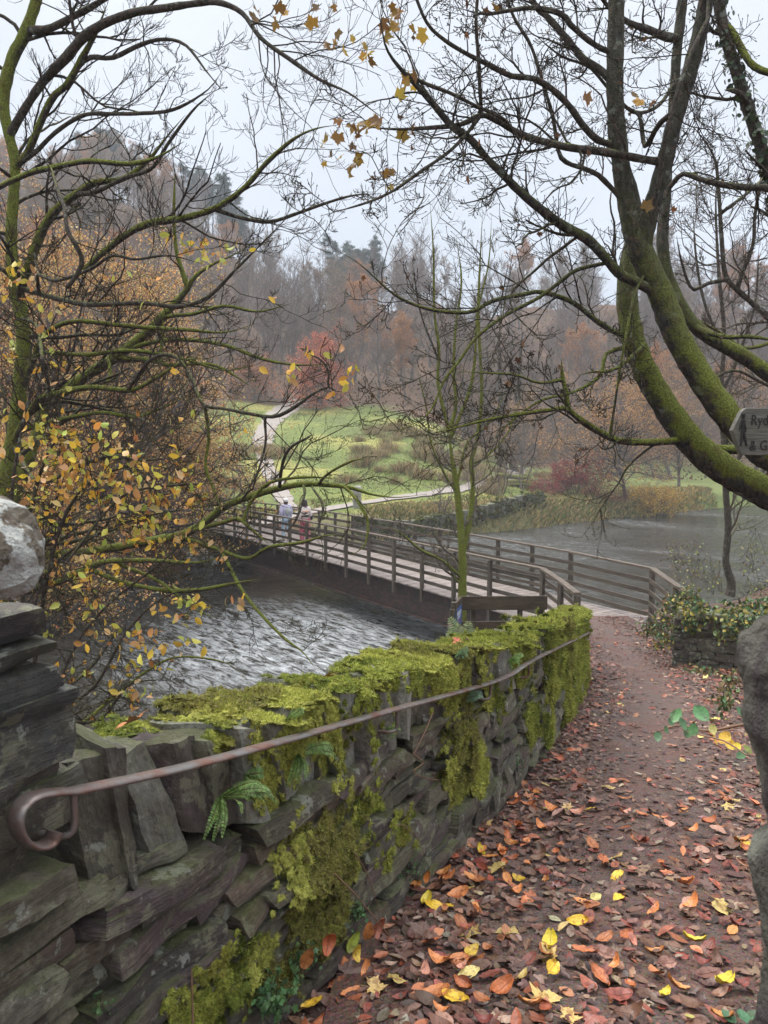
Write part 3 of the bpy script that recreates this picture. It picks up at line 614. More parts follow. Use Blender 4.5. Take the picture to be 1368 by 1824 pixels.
# ------------------------------------------------------------------ iron handrail with its scroll
rail = thing('iron_handrail', 'worn iron handrail with a scrolled end following the mossy wall', 'handrail', tuple(wallpt(S0, .09, top(S0))))
def handrail():
    pts = [(128, 1408), (330, 1366), (500, 1321), (700, 1263), (800, 1236), (900, 1205), (960, 1171), (1000, 1152), (1020, 1138), (1034, 1118), (1037, 1100)]
    L = []
    for x, y in pts[:9]:
        s, z = wall_hit(x, y, .085); L.append(wallpt(s, .085, z))
    L = L[:7]
    for s in (WL - 3.4, WL - 2.0, WL - .8, WL - .1): L.append(wallpt(s, .085, base(s) + .80 + (.05 if s > WL - .5 else 0)))
    # scroll at the near end, curling down and back in the plane of the wall
    sc_ = []; A = L[0]; t, n = wfr(S0 + .02); t3 = np.array([t[0], t[1], -.10]); t3 /= np.linalg.norm(t3)
    for px_, py_ in [(95, 1480), (88, 1500), (66, 1508), (42, 1498), (28, 1470), (34, 1440), (56, 1420), (90, 1412)]:
        d = W(px_, py_, 1.0); k = 1.55; # ray meets the vertical plane through A along t
        nn = np.array([n[0], n[1], 0]); k = nn @ A / (nn @ d); sc_.append(d * k)
    sc_[0] = sc_[0] + np.array([n[0], n[1], 0]) * .004
    P = np.vstack([catmull(np.array(sc_ + L[:1]), 71)[:-1], catmull(np.array(L), 190)]); T = nrm(np.gradient(P, axis=0)); up = np.array([0, 0, 1.0])
    # frame: width axis = across the rail, horizontal
    B = nrm(np.cross(T, up)); nn = np.array([n[0], n[1], 0]); B[:60] = nn; 
    for k in range(60, 90): f = (k - 60) / 30; B[k] = nrm(nn * (1 - f) + B[k] * f)
    U = np.cross(B, T); a = np.arange(10) * 2 * math.pi / 10; hw, hh = .0225, .0075
    v = P[:, None] + B[:, None] * (np.cos(a) * hw)[:, None] + U[:, None] * (np.sin(a) * hh)[:, None]; n_ = 10
    i = np.arange(259)[:, None] * n_; j = np.arange(n_); q = np.stack([i + j, i + (j + 1) % n_, i + n_ + (j + 1) % n_, i + n_ + j], -1).reshape(-1, 4)
    mb = MB(); mb.add(v.reshape(-1, 3), q=q)
    for e in (0, 259): mb.add(np.vstack([v[e], v[e].mean(0)]), t=np.stack([j, (j + 1) % n_, np.full(n_, n_)], 1))
    mb.build('rail', M_iron, rail)
    for x, y in [(140, 1406), (708, 1261), (874, 1214), (942, 1182), (WL - 3.2, 0), (WL - 1.0, 0)]:
        s, z = wall_hit(x, y, .085) if y else (x, float(base(x)) + .80); h = .085; b = MB()
        p = np.array([wallpt(s, .085, z - .004), wallpt(s, .085, z - h * .8), wallpt(s - .004, .078, z - h), wallpt(s - .02, .06, z - h - .006), wallpt(s - .035, -.06, z - h - .004)])
        tubes(b, catmull(p, 16), np.full(16, .0075), 8, cap=True); b.build('bracket', M_iron, rail)
handrail()
# ------------------------------------------------------------------ footbridge
DECK = -3.78; BD = np.array([-.51, .86]); BD /= np.linalg.norm(BD); BN = np.array([BD[1], -BD[0]])   # along, towards the far (upstream) rail
BA = np.array([3.30, 17.2]); BW = 2.45; BLEN = 25.4
def bp(s, d, z): q = BA + BD * s + BN * d; return np.array([q[0], q[1], z])
BR = np.array([[BD[0], BN[0], 0], [BD[1], BN[1], 0], [0, 0, 1.0]])
def camber(s): return .10 * math.sin(math.pi * min(max(s / 25, 0), 1))
bridge = thing('footbridge', 'long narrow timber footbridge on rusty girders across the river', 'footbridge', tuple(bp(0, 1.2, DECK)))
def beam(mb, a, b, wd, ht, col=(1, 1, 1), roll_up=(0, 0, 1)):
    """plank from a to b, wd across, ht high"""
    a, b = np.array(a, float), np.array(b, float); t = b - a; L = np.linalg.norm(t); t /= L; s = nrm(np.cross(t, np.array(roll_up, float))); u = np.cross(s, t)
    R = np.stack([t, s, u], 1); r = rng.uniform(-30, 30, 3)
    v, q = cube_t(3); v = v.copy(); sg = np.sign(v); bev = min(wd, ht) * .12; h = np.array([L, wd, ht]) / 2; p = sg * h; e = (np.abs(v) > .5)
    k = e.sum(1) >= 2; p[k] -= (sg * bev * e)[k] * .5
    lc = p * [.12, 1, 1] + r; mb.add(p @ R.T + (a + b) / 2, q=q, col=col, loc=lc)
def build_bridge():
    g = np.random.default_rng(4); mb = MB(); s = -1.3
    while s < BLEN:
        z = DECK - .025 + camber(s); wd = .145; c = g.uniform(.75, 1.15)
        beam(mb, bp(s, -.08 + g.uniform(-.012, .012), z), bp(s, BW + .08 + g.uniform(-.012, .012), z + g.uniform(-.003, .003)), wd - .012, .045, (c, c * .98, c * .97)); s += wd
    # skewed boards that run out to the path under the splayed rails
    for k, y in enumerate(np.arange(14.9, 17.9, .15)):
        x0 = 3.42; x1 = 5.75; 
        if y > 16.4: beam(mb, (x0, y, DECK - .032), (x1, y + .25, DECK - .032), .138, .045, (.9, .88, .86))
    mb.build('deck', M_deck, bridge, sharp=40)
    for d in (.12, BW - .12):
        mb = MB(); ss = np.linspace(-.6, 23.5, 40)
        for k in range(39):
            for zz0, zz1, th in ((-.06, -.085, .22), (-.085, -.74, .03), (-.74, -.77, .22)):
                a, b = ss[k], ss[k + 1]; extra = .20 * math.sin(math.pi * k / 39)
                z0, z1 = DECK + camber((a + b) / 2) + zz0, DECK + camber((a + b) / 2) + zz1 - (extra if zz1 < -.5 else 0) 
                if th > .1 and zz1 < -.5: z0 = z1 + .03
                boxm(mb, bp((a + b) / 2, d, (z0 + z1) / 2), (b - a + (.0 if th > .1 else 0), th, z0 - z1), BR)
        mb.build('girder', M_girder, bridge, smooth=False)
    mb = MB()
    for s in np.arange(.4, 23.2, 1.45): boxm(mb, bp(s, BW / 2, DECK - .2), (.1, BW - .3, .2), BR)
    mb.build('cross_bracing', M_girder, bridge, smooth=False)
    RH = 1.20
    for side, d, spl, nmm in ((0, -.02, [(3.46, 17.0), (3.50, 15.4), (3.42, 13.75)], 'near'), (1, BW + .02, [(5.86, 17.0), (5.6, 14.9), (5.42, 13.5)], 'far')):
        rl = None; sg = -1 if side == 0 else 1
        pts = [bp(s, d + .0, DECK + camber(s)) for s in np.arange(0, BLEN + .1, 1.45)]
        ext = [np.array([x, y, DECK + (.0 if i < 2 else .05)]) for i, (x, y) in enumerate(spl)]
        if side: pts = pts[1:] ; 
        line = ext[::-1] + pts[1 - side:]
        mb = MB()
        for a, b in zip(line[:-1], line[1:]): beam(mb, a + [0, 0, RH - .02], b + [0, 0, RH - .02], .135, .05, (1.15, 1.1, 1.05))
        par = mb.build('railing', M_wood, bridge, sharp=40); par['label'] = 'railing on the %s side of the bridge with a flat top board' % ('near downstream' if side == 0 else 'far upstream')
        for h in (.17, .42, .67, .92):
            mb = MB(); off = -sg * .055
            for a, b in zip(line[:-1], line[1:]):
                t = nrm((b - a)[:2]); n2 = np.array([t[1], -t[0], 0]) * off * (1 if True else 1)
                beam(mb, a + n2 + [0, 0, h], b + n2 + [0, 0, h], .04, .095, (.75, .74, .72))
            mb.build('rail', M_wood, par, sharp=40)
        for i, p in enumerate(line):
            c = g.uniform(.75, 1.1); mb = MB(); low = -.36 if i > 2 else -.25
            q = p + np.r_[BN * sg * .05, 0] if i > 2 else p
            a = q + [0, 0, low]; b = q + [0, 0, RH - .05]
            beam(mb, a, b, .10, .10, (c, c, c * .97), (BD[0], BD[1], 0)); mb.build('post', M_wood, par, sharp=40)
    mb = MB()                               # stone abutment on the near bank
    for k in range(26):
        z = -3.95 - (k // 5) * .24; x = (k % 5 - 2) * .56
        stone(mb, (.56, .5, .24), lambda p, x=x, z=z: np.c_[(np.r_[bp(.4, BW / 2, 0)][:2] + BN * x + p[:, :1] * BN + p[:, 1:2] * BD), z + p[:, 2]], 4, .12, 0, 70 + k, 2, SLATE[k % 8])
    mb.build('abutment', M_stone, bridge, sharp=38)
build_bridge()
# fence that carries on from the far end of the bridge
fn = thing('timber_fence', 'dark timber post and rail fence beyond the far end of the bridge', 'fence', (-10, 39.5, float(H(-10, 39.5))))
fp = [bp(BLEN - .3, -.05, DECK), np.array([-12.2, 39.5, -3.75]), np.array([-14.8, 40.3, -3.7]), np.array([-17.5, 41.5, -3.6])]
for i, p in enumerate(fp[1:]): mb = MB(); beam(mb, p + [0, 0, -.9], p + [0, 0, 1.35], .13, .13, (.8, .8, .8), (1, 0, 0)); mb.build('post', M_wood, fn, sharp=40)
for h in (.45, .85, 1.22):
    mb = MB(); [beam(mb, a + [0, 0, h], b + [0, 0, h], .05, .11, (.8, .8, .8)) for a, b in zip(fp[:-1], fp[1:])]; mb.build('rail', M_wood, fn, sharp=40)
# low board fence between the wall and the bridge, with its small blue notice
def board_fence():
    Y = 12.9; y2 = 14.4
    A, B = W(823, 1075, Y), W(974, 1075, Y); f = thing('board_barrier', 'low barrier of two wide brown boards behind the end of the mossy wall', 'barrier', (A[0], Y, float(H(A[0], Y))))
    def hz(y): return W(823, y, Y)[2]
    for y0, y1, xe in ((1062, 1087, 976), (1107, 1131, 930)):
        b = W(xe, 1075, Y); mb = MB(); z = (hz(y0) + hz(y1)) / 2; h = hz(y0) - hz(y1)
        beam(mb, (A[0], Y, z), (b[0], Y + .05, z), .04, h, (.62, .52, .42)); 
        beam(mb, (A[0] - .02, Y - .02, z), (A[0] - .23, Y - .82, z), .04, h, (.62, .55, .45)); mb.build('board', M_wood, f, sharp=40)
    for x, y_, top_ in ((843, Y + .12, 1066), (926, Y + .12, 1066), (962, Y + .12, 1066), (809, Y - .75, 1072)):
        p = W(x, 1080, y_); mb = MB(); zt = W(x, top_, y_)[2]; beam(mb, (p[0], y_, zt - 1.6), (p[0], y_, zt), .09, .09, (.7, .68, .6), (0, 1, 0)); mb.build('post', M_wood, f, sharp=40)
    p0, p1 = W(800, 1158, Y - .9), W(806, 1085, Y - .85); mb = MB(); beam(mb, p0 - [0, 0, .4], p1, .09, .07, (.8, .78, .7), (0, 1, 0)); mb.build('brace', M_wood, f, sharp=40)
    # notice, on the receding board
    s = thing('notice_sign', 'small blue notice with pale lines fixed to the end of the board barrier', 'sign', (A[0] - .1, Y + .1, hz(1085)))
    a3, b3 = np.array([A[0] - .22, Y - .80, 0]), np.array([A[0] - .06, Y - .2, 0]); t = nrm(b3 - a3); nn = np.array([t[1], -t[0], 0]); zc = hz(1078) - .03; hh = .30
    R = np.stack([t, nn, [0, 0, 1]], 1); cc = (a3 + b3) / 2 + nn * .035 + [0, 0, zc - .06]; L = np.linalg.norm(b3 - a3)
    mb = MB(); boxm(mb, cc, (L, .012, hh), R); mb.build('panel', flat('blue_enamel', (.035, .085, .25), .4), s, smooth=False)
    mb = MB(); [boxm(mb, cc + nn * .0075 + t * o * L + [0, 0, z], (l * L, .003, .026), R) for z, l, o in ((.08, .7, 0), (.045, .5, .05), (0, .45, .0))]; mb.build('lettering', flat('pale_print', (.5, .55, .62)), s, smooth=False)
    mb = MB(); boxm(mb, cc + nn * .0075 + [0, 0, -.07], (.55 * L, .003, .018), R); mb.build('underline', flat('magenta_print', (.35, .08, .25)), s, smooth=False)
board_fence()
# ------------------------------------------------------------------ stone parapet to the right of the path
rw = thing('low_stone_wall', 'low dark slate wall end overgrown with ivy right of the bridge entrance', 'wall', (5.6, 12.5, -3.7))
def right_wall():
    A = np.array([4.86, 12.95]); B = np.array([8.8, 11.3]); t = nrm(B - A); n = np.array([t[1], -t[0]]); L = np.linalg.norm(B - A); g = np.random.default_rng(8); mb = MB(); k = 0
    z0 = -3.85; tp = -2.83; z = z0
    while z < tp:
        h = g.choice([.04, .06, .09, .13, .17]); h = min(h, tp - z + .03)
        for row, (o, ln_tot, ax, d0) in enumerate(((A, L, t, n), (A, .55, -n, -t))):
            s = -.02
            while s < ln_tot:
                l = g.uniform(.15, .45); k += 1; c = o + ax * (s + l / 2) - d0 * .1 * -1 * -1
                def pl(p, c=c, ax=ax, d0=d0, z=z, h=h): return np.c_[c[0] + ax[0] * p[:, 0] + d0[0] * p[:, 1], c[1] + ax[1] * p[:, 0] + d0[1] * p[:, 1], z + h / 2 + p[:, 2]]
                stone(mb, (l * .97, .24, h * .95), pl, 5, .15, .003, 2000 + k, 2, np.array(SLATE[g.integers(8)]) * .75, .01); s += l
        z += h
    mb.build('stonework', M_stone, rw, sharp=38)
    c = A + t * L / 2 - n * .3; R = np.array([[t[0], -n[0], 0], [t[1], -n[1], 0], [0, 0, 1]]); mb = MB(); boxm(mb, [c[0], c[1], -3.45], (L - .1, .5, 1.25), R, (.05, .04, .03)); mb.build('core', M_dark, rw, smooth=False)
    for k in range(7):
        l = .5; s = .05 + k * .56; mb = MB(); cc = A + t * (s + .26) - n * .25
        stone(mb, (.55, .62, .13), lambda p, cc=cc: np.c_[cc[0] + t[0] * p[:, 0] + n[0] * p[:, 1], cc[1] + t[1] * p[:, 0] + n[1] * p[:, 1], -2.76 + p[:, 2]], 7, .12, .003, 2900 + k, 2, (.14, .12, .09)); mb.build('cap_stone', M_stone, rw, sharp=38)
    moss(rw, [o for o in rw.children if o.name.startswith(('stonework', 'cap_stone'))], lambda P, Nn: np.clip(Nn[:, 2] * (P[:, 2] > -2.8) + .3 * (P[:, 2] > -3.05), 0, 1) + .02, 900, 9000)
right_wall()
# ------------------------------------------------------------------ carved wooden fingerpost
def fingerpost():
    Y = 2.75; s = thing('fingerpost_sign', 'grey wooden fingerpost board carved with a walking figure and Rydal', 'sign', tuple(W(1480, 1700, Y)))
    a = W(1301, 765, Y); s1 = W(1368, 725, Y); L = .78; ht = W(1320, 726, Y)[2] - W(1320, 812, Y)[2]; c = a + [0, 0, 0]; zt = W(1320, 727, Y)[2]; zm = zt - ht / 2
    x0 = a[0]; th = .03; out = [(x0, zm + .005), (x0 + .03, zt - .01), (x0 + .045, zt), (x0 + L, zt - .004), (x0 + L, zt - ht), (x0 + .035, zt - ht + .006)]
    r = MB(); n = len(out); top_ = out
    # subdivided prism with softly worn edges
    P = []; 
    for (xa, za), (xb, zb) in zip(out, out[1:] + out[:1]):
        for f in np.linspace(0, 1, 6)[:-1]: P.append((xa + (xb - xa) * f, za + (zb - za) * f))
    P = np.array(P); cen = P.mean(0); P[:, 1] += .0015 * np.sin(P[:, 0] * 90); m = len(P); rings = []
    for sc1, y in ((.985, -th / 2), (1.0, -th / 2 + .004), (1.0, th / 2 - .004), (.985, th / 2)): rings.append(np.c_[cen[0] + (P[:, 0] - cen[0]) * (1 - (1 - sc1) * .35), np.full(m, Y + y), cen[1] + (P[:, 1] - cen[1]) * sc1])
    v = np.concatenate(rings); j = np.arange(m); q = np.concatenate([np.stack([k * m + j, (k + 1) * m + j, (k + 1) * m + (j + 1) % m, k * m + (j + 1) % m], -1) for k in range(3)])
    fr = np.array([[cen[0], Y - th / 2, cen[1]], [cen[0], Y + th / 2, cen[1]]]); v = np.vstack([v, fr]); t = np.concatenate([np.stack([j, (j + 1) % m, np.full(m, 4 * m)], 1), np.stack([3 * m + (j + 1) % m, 3 * m + j, np.full(m, 4 * m + 1)], 1)])
    r.add(v, q=q, t=t, loc=v * [.25, 1, 2.4]); bd = r.build('board', M_board, s, sharp=40)
    mt = flat('carved_letter', (.026, .024, .022), .8); yf = Y - th / 2 - .0015
    for txt, px_, py_, size in (('Rydal', 1337, 757, .052), ('& Grasmere', 1335, 802, .050)):
        cu = bpy.data.curves.new('lettering', 'FONT'); cu.body = txt; cu.size = size; cu.extrude = .0012; cu.space_character = 1.05
        tmp = bpy.data.objects.new('tmp', cu); me = bpy.data.meshes.new_from_object(tmp); bpy.data.objects.remove(tmp)
        o = bpy.data.objects.new('lettering', me); COL.objects.link(o); o.parent = bd; p = W(px_, py_, yf) - np.array(abs_loc(bd)); o.location = p; o.rotation_euler = (R_(90), 0, 0); o.scale = (.74, 1, 1); me.materials.clear(); me.materials.append(mt)
    f = MB()
    def ln(pts, w_): 
        P3 = np.array([W(x, y, yf) for x, y in pts]); tubes(f, catmull(P3, 8), np.linspace(w_, w_ * .6, 8), 6, cap=True)
    ln([(1324, 738), (1324, 746)], .0075); ln([(1324, 748), (1323, 768)], .0085); ln([(1323, 768), (1321, 782), (1319, 794)], .006); ln([(1324, 768), (1327, 780), (1330, 794)], .006); ln([(1323, 751), (1319, 759), (1317, 767)], .004); ln([(1325, 752), (1328, 760), (1329, 769)], .004)
    f.build('walking_figure', mt, bd)
    for x, y in ((1322, 735), (1319, 800)): pass
    mb = MB(); px_ = x0 + L - .06; beam(mb, (px_, Y + .06, -2.1), (px_, Y + .06, zt + .12), .09, .09, (.8, .8, .75), (0, 1, 0)); mb.build('post', M_board, s, sharp=40)
fingerpost()
# ------------------------------------------------------------------ two people walking away over the bridge
def person(label, s, d, hgt, cols, kind):
    loc = bp(s, d, DECK + camber(s)); yaw = math.atan2(BD[1], BD[0]) - math.pi / 2     # local +y is the walking direction
    e = thing('person', label, 'person', tuple(loc)); e.rotation_euler = (0, 0, yaw); k = hgt / 1.7
    J = {'pel': (0, 0, .93), 'sp': (0, 0, 1.12), 'ch': (0, .01, 1.33), 'nk': (0, .01, 1.45), 'hd': (0, .03, 1.58), 'ht': (0, .02, 1.66),
         'hl': (-.09, 0, .9), 'kl': (-.09, .10, .49), 'al': (-.09, .03, .09), 'tl': (-.10, .17, .04), 'hr': (.09, 0, .9), 'kr': (.09, -.02, .49), 'ar': (.09, -.22, .14), 'tr': (.10, -.11, .04),
         'sl': (-.17, 0, 1.38), 'el': (-.24, -.06, 1.12), 'wl': (-.21, .10, .93), 'fl': (-.20, .15, .87), 'sr': (.17, 0, 1.38), 'er': (.24, -.02, 1.12), 'wr': (.20, .14, .95), 'fr': (.19, .19, .89)}
    rd = {'pel': .13, 'sp': .115, 'ch': .13, 'nk': .055, 'hd': .085, 'ht': .07, 'hl': .085, 'kl': .055, 'al': .038, 'tl': .03, 'hr': .085, 'kr': .055, 'ar': .038, 'tr': .03, 'sl': .06, 'el': .042, 'wl': .028, 'fl': .03, 'sr': .06, 'er': .042, 'wr': .028, 'fr': .03}
    E = [('pel', 'sp'), ('sp', 'ch'), ('ch', 'nk'), ('nk', 'hd'), ('hd', 'ht'), ('pel', 'hl'), ('hl', 'kl'), ('kl', 'al'), ('al', 'tl'), ('pel', 'hr'), ('hr', 'kr'), ('kr', 'ar'), ('ar', 'tr'), ('ch', 'sl'), ('sl', 'el'), ('el', 'wl'), ('wl', 'fl'), ('ch', 'sr'), ('sr', 'er'), ('er', 'wr'), ('wr', 'fr')]
    def skin(name, keys, edges, grow, m, root, extra=None):
        ks = list(keys); me = bpy.data.meshes.new(name); me.from_pydata([tuple(np.array(J[a]) * k) for a in ks], [(ks.index(a), ks.index(b)) for a, b in edges], [])
        o = bpy.data.objects.new(name, me); COL.objects.link(o); o.parent = e; md = o.modifiers.new('s', 'SKIN'); md.use_smooth_shade = True
        sv = me.skin_vertices[0].data
        for i, a in enumerate(ks): r = (rd[a] + grow.get(a, grow.get('*', 0))) * k; sv[i].radius = (r, r * (.82 if a in ('pel', 'sp', 'ch') else 1)); sv[i].use_root = a == root
        o.modifiers.new('ss', 'SUBSURF').levels = 2; o.modifiers['ss'].render_levels = 2
        dg = bpy.context.evaluated_depsgraph_get(); nm_ = bpy.data.meshes.new_from_object(o.evaluated_get(dg)); o.modifiers.clear(); o.data = nm_; nm_.materials.clear(); nm_.materials.append(m)
        for p in nm_.polygons: p.use_smooth = True
        return o
    # fingers are part of the one body: short chains rooted in the palm
    for sd, fx in (('l', -1), ('r', 1)):
        f0 = np.array(J['f' + sd]); 
        for i in range(5):
            a = 'g%s%d' % (sd, i); off = (i - 2) * .017; tip = f0 + np.array([-fx * .012, off + (.03 if i == 4 else 0), -.055 - (.012 if i in (1, 2) else 0) + (.03 if i == 4 else 0)])
            J[a] = tuple(tip); rd[a] = .008; E.append(('f' + sd, a))
    skin('body', J.keys(), E, {}, flat('skin_' + kind, (.42, .27, .20)), 'pel')
    skin('trousers', ['pel', 'hl', 'kl', 'al', 'hr', 'kr', 'ar'], [x for x in E if set(x) <= {'pel', 'hl', 'kl', 'al', 'hr', 'kr', 'ar'}], {'*': .022, 'kl': .05 if kind == 'wide' else .03, 'kr': .05 if kind == 'wide' else .03, 'al': .06 if kind == 'wide' else .032, 'ar': .06 if kind == 'wide' else .032}, cols['trousers'], 'pel')
    skin('jacket', ['pel', 'sp', 'ch', 'nk', 'sl', 'el', 'wl', 'sr', 'er', 'wr'], [x for x in E if set(x) <= {'pel', 'sp', 'ch', 'nk', 'sl', 'el', 'wl', 'sr', 'er', 'wr'}], {'*': .035, 'pel': .05, 'sp': .05, 'ch': .05, 'nk': .012}, cols['jacket'], 'ch')
    def blob(name, c, r, m, cut=None, seed=1, a=.006):
        mb = MB(); v, f = ico(3); p = v * r; p += wob(p, a, 20, seed, 2)
        if cut is not None: p[:, 2] = np.maximum(p[:, 2], cut)
        p = (p + c) * k; mb.add(p + np.array(loc), t=f); o = mb.build(name, m, None); o.parent = e
        o.data.transform(Matrix.Translation(-Vector([float(x) for x in loc]))); return o
    blob('shoe', (-.095, .09, .045), (.05, .14, .045), cols['shoe'], -.04); blob('shoe', (.095, -.17, .075), (.05, .14, .045), cols['shoe'], -.04)
    blob('hair', (0, -.005, 1.54), (.09, .085, .085) if kind != 'wide' else (.105, .105, .17), cols['hair'])
    if kind == 'wide':
        blob('cap', (0, .03, 1.665), (.10, .115, .06), cols['hat'], -.02); blob('cap_peak', (.03, .14, 1.67), (.075, .09, .012), cols['hat']); blob('scarf', (0, 0, 1.465), (.115, .115, .055), cols['scarf'], None, 3, .012)
        for z, c in ((1.27, cols['band']), (1.10, cols['band2'])): blob('stripe', (0, -.012, z), (.188, .168, .05), c, None, 3, .004)
        blob('shoulder_bag', (.27, -.02, 1.02), (.045, .11, .09), cols['hat'])
    else:
        blob('beanie', (0, .005, 1.635), (.108, .118, .105), cols['hat'], -.06); blob('bobble', (0, .01, 1.755), (.028, .028, .024), cols['hat'])
        pk = blob('backpack', (.02, -.17, 1.20), (.125, .085, .17), cols['pack'], None, 5, .01)
    return e
C = {n_: flat('cloth_' + n_, c, .85) for n_, c in dict(lilac=(.50, .48, .66), jeans=(.36, .50, .62), white=(.80, .77, .77), pack=(.42, .45, .45), brown=(.045, .025, .02), cream=(.66, .60, .56), rose=(.36, .10, .13), navy=(.03, .03, .05), plum=(.15, .10, .14), peach=(.52, .30, .22), shoe=(.5, .48, .47)).items()}
person('person in lilac jacket and white bobble hat carrying a pale backpack on the bridge', 16.2, 1.15, 1.70, dict(trousers=C['jeans'], jacket=C['lilac'], shoe=C['shoe'], hair=C['brown'], hat=C['white'], pack=C['pack']), 'slim')
person('person in cream patterned fleece, dark cap and rose trousers on the bridge', 14.5, 1.2, 1.72, dict(trousers=C['rose'], jacket=C['cream'], shoe=C['shoe'], hair=C['brown'], hat=C['navy'], scarf=C['plum'], band=C['peach'], band2=C['brown']), 'wide')
# ------------------------------------------------------------------ growing branches
def spawn(P, Rr, cnt, t0, t1, ln, ang, m=6, wig=.18, trop=(.0, .1), rr=.6, r=None, rmin=.0015, flat_=1.0, plen=None, taper=.3, pdir=None):
    """children of the polylines P (N,n,3); cnt per parent (int or array)"""
    r = r or rng; N_, n, _ = P.shape; cnt = np.broadcast_to(cnt, (N_,)).astype(int); k = np.repeat(np.arange(N_), cnt); C_ = len(k)
    t = r.uniform(t0, t1, C_); f = t * (n - 1); i = np.minimum(f.astype(int), n - 2); w_ = (f - i)[:, None]
    p = P[k, i] * (1 - w_) + P[k, i + 1] * w_; tan = nrm(P[k, i + 1] - P[k, i]); pr = (Rr[k, i] * (1 - w_[:, 0]) + Rr[k, i + 1] * w_[:, 0])
    pl = np.linalg.norm(np.diff(P, axis=1), axis=2).sum(1)[k] if plen is None else np.full(C_, plen)
    L = pl * r.uniform(ln[0], ln[1], C_) * (1.15 - .6 * t)
    rv = r.standard_normal((C_, 3)); rv[:, 1] *= flat_; pp = nrm(np.cross(tan, np.cross(rv, tan))); a = r.uniform(ang[0], ang[1], C_)[:, None]
    d = nrm(tan * np.cos(a) + pp * np.sin(a)); 
    if pdir is not None: d = nrm(d + np.array(pdir))
    Q = np.empty((C_, m, 3)); Q[:, 0] = p; st = (L / (m - 1))[:, None]
    for j in range(1, m):
        tz = trop[0] + (trop[1] - trop[0]) * j / (m - 1); d = nrm(d + wig * r.standard_normal((C_, 3)) + [0, 0, tz]); Q[:, j] = Q[:, j - 1] + d * st
    r0 = np.maximum(pr * rr, rmin * 1.2); R2 = np.maximum(r0[:, None] * np.linspace(1, taper, m)[None], rmin); return Q, R2
def sub(P, Rr, mask): return P[mask], Rr[mask]
LF = {}
def add_leaves(mb, pos, size, pal, g, kind='oval', hang=True, lib=6, jit=.2):
    n = len(pos)
    if n == 0: return
    if kind == 'oval': T = [leaf_oval(1, .68, 4, g2, c2) for g2, c2 in ((.1, .2), (.25, .5), (.4, -.3), (.15, .8), (.3, .1), (.05, -.5))]; tv = np.stack([t[0] for t in T]); tf = T[0][1]; tri = False
    else: T = [leaf_lobed(1, i, (-.5, .3, .7, 1.0)[i % 4]) for i in range(6)]; tv = np.stack([t[0] for t in T]); tf = T[0][1]; tri = True
    rot = randrot(n, math.pi, g) if not hang else align(nrm(g.standard_normal((n, 3)) * [1, 1, .6] + [0, -.3, .2]), g)
    scatter(mb, tv[g.integers(0, len(T), n)], tf, pos, rot, g.uniform(*size, n), pick(pal, n, jit, g), tri=tri)
def ends(P, r, frac=1.0, jit=.02):
    k = r.random(len(P)) < frac; return P[k, -1] + r.normal(0, jit, (k.sum(), 3))
def traced(pts, y0, y1, n=None):
    a = np.array(pts, float); L = np.r_[0, np.cumsum(np.linalg.norm(np.diff(a[:, :2], axis=0), axis=1))]; f = L / L[-1]; y = y0 + (y1 - y0) * f
    P = np.array([W(px_, py_, yy) for (px_, py_, _), yy in zip(a, y)]); dist = y; R0 = a[:, 2] / 2 / F * dist
    n = n or max(12, int(L[-1] / 13)); Q = catmull(np.c_[P, R0], n); R1 = np.maximum(Q[:, 3], .0015)
    if a[-1, 2] < a[0, 2] * .8 and 0 <= a[-1, 1] <= 1700: R1 = np.maximum(R1 * np.clip((1 - np.linspace(0, 1, n)) / .22, 0, 1) ** .7, .0013)
    return Q[:, :3], R1
def join(P, trunks, reach=60):
    """start a limb on the axis of the trunk or limb it springs from"""
    x, y = proj(P[0]); best = None
    for T in trunks:
        tx, ty = proj(T); d2 = (tx - x) ** 2 + (ty - y) ** 2; k = int(np.argmin(d2))
        if d2[k] < reach ** 2 and (best is None or d2[k] < best[0]): best = (d2[k], T[k])
    if best is None: return P
    f = np.linspace(0, 1, len(P))[:, None]; yy = best[1][1] - P[0][1]; s = (P[:, 1:2] + yy * np.clip(1 - f / .6, 0, 1) ** 2) / P[:, 1:2]; P = P * s
    return P + (best[1] - P[0]) * np.clip(1 - f / .12, 0, 1)
def resamp(P, R0, n=24): q = catmull(np.c_[P, R0], n); return q[:, :3], q[:, 3]
def limb_thing(root, name, P, R0, m, sides=10, knob=.05):
    mb = MB(); k = len(P); R1 = R0 * (1 + knob * np.sin(np.arange(k) * 1.9) + knob * .7 * rng.standard_normal(k)) ; tubes(mb, P, R1, sides, cap=True, rough=.03 if sides > 7 else 0); return mb.build(name, m, root)
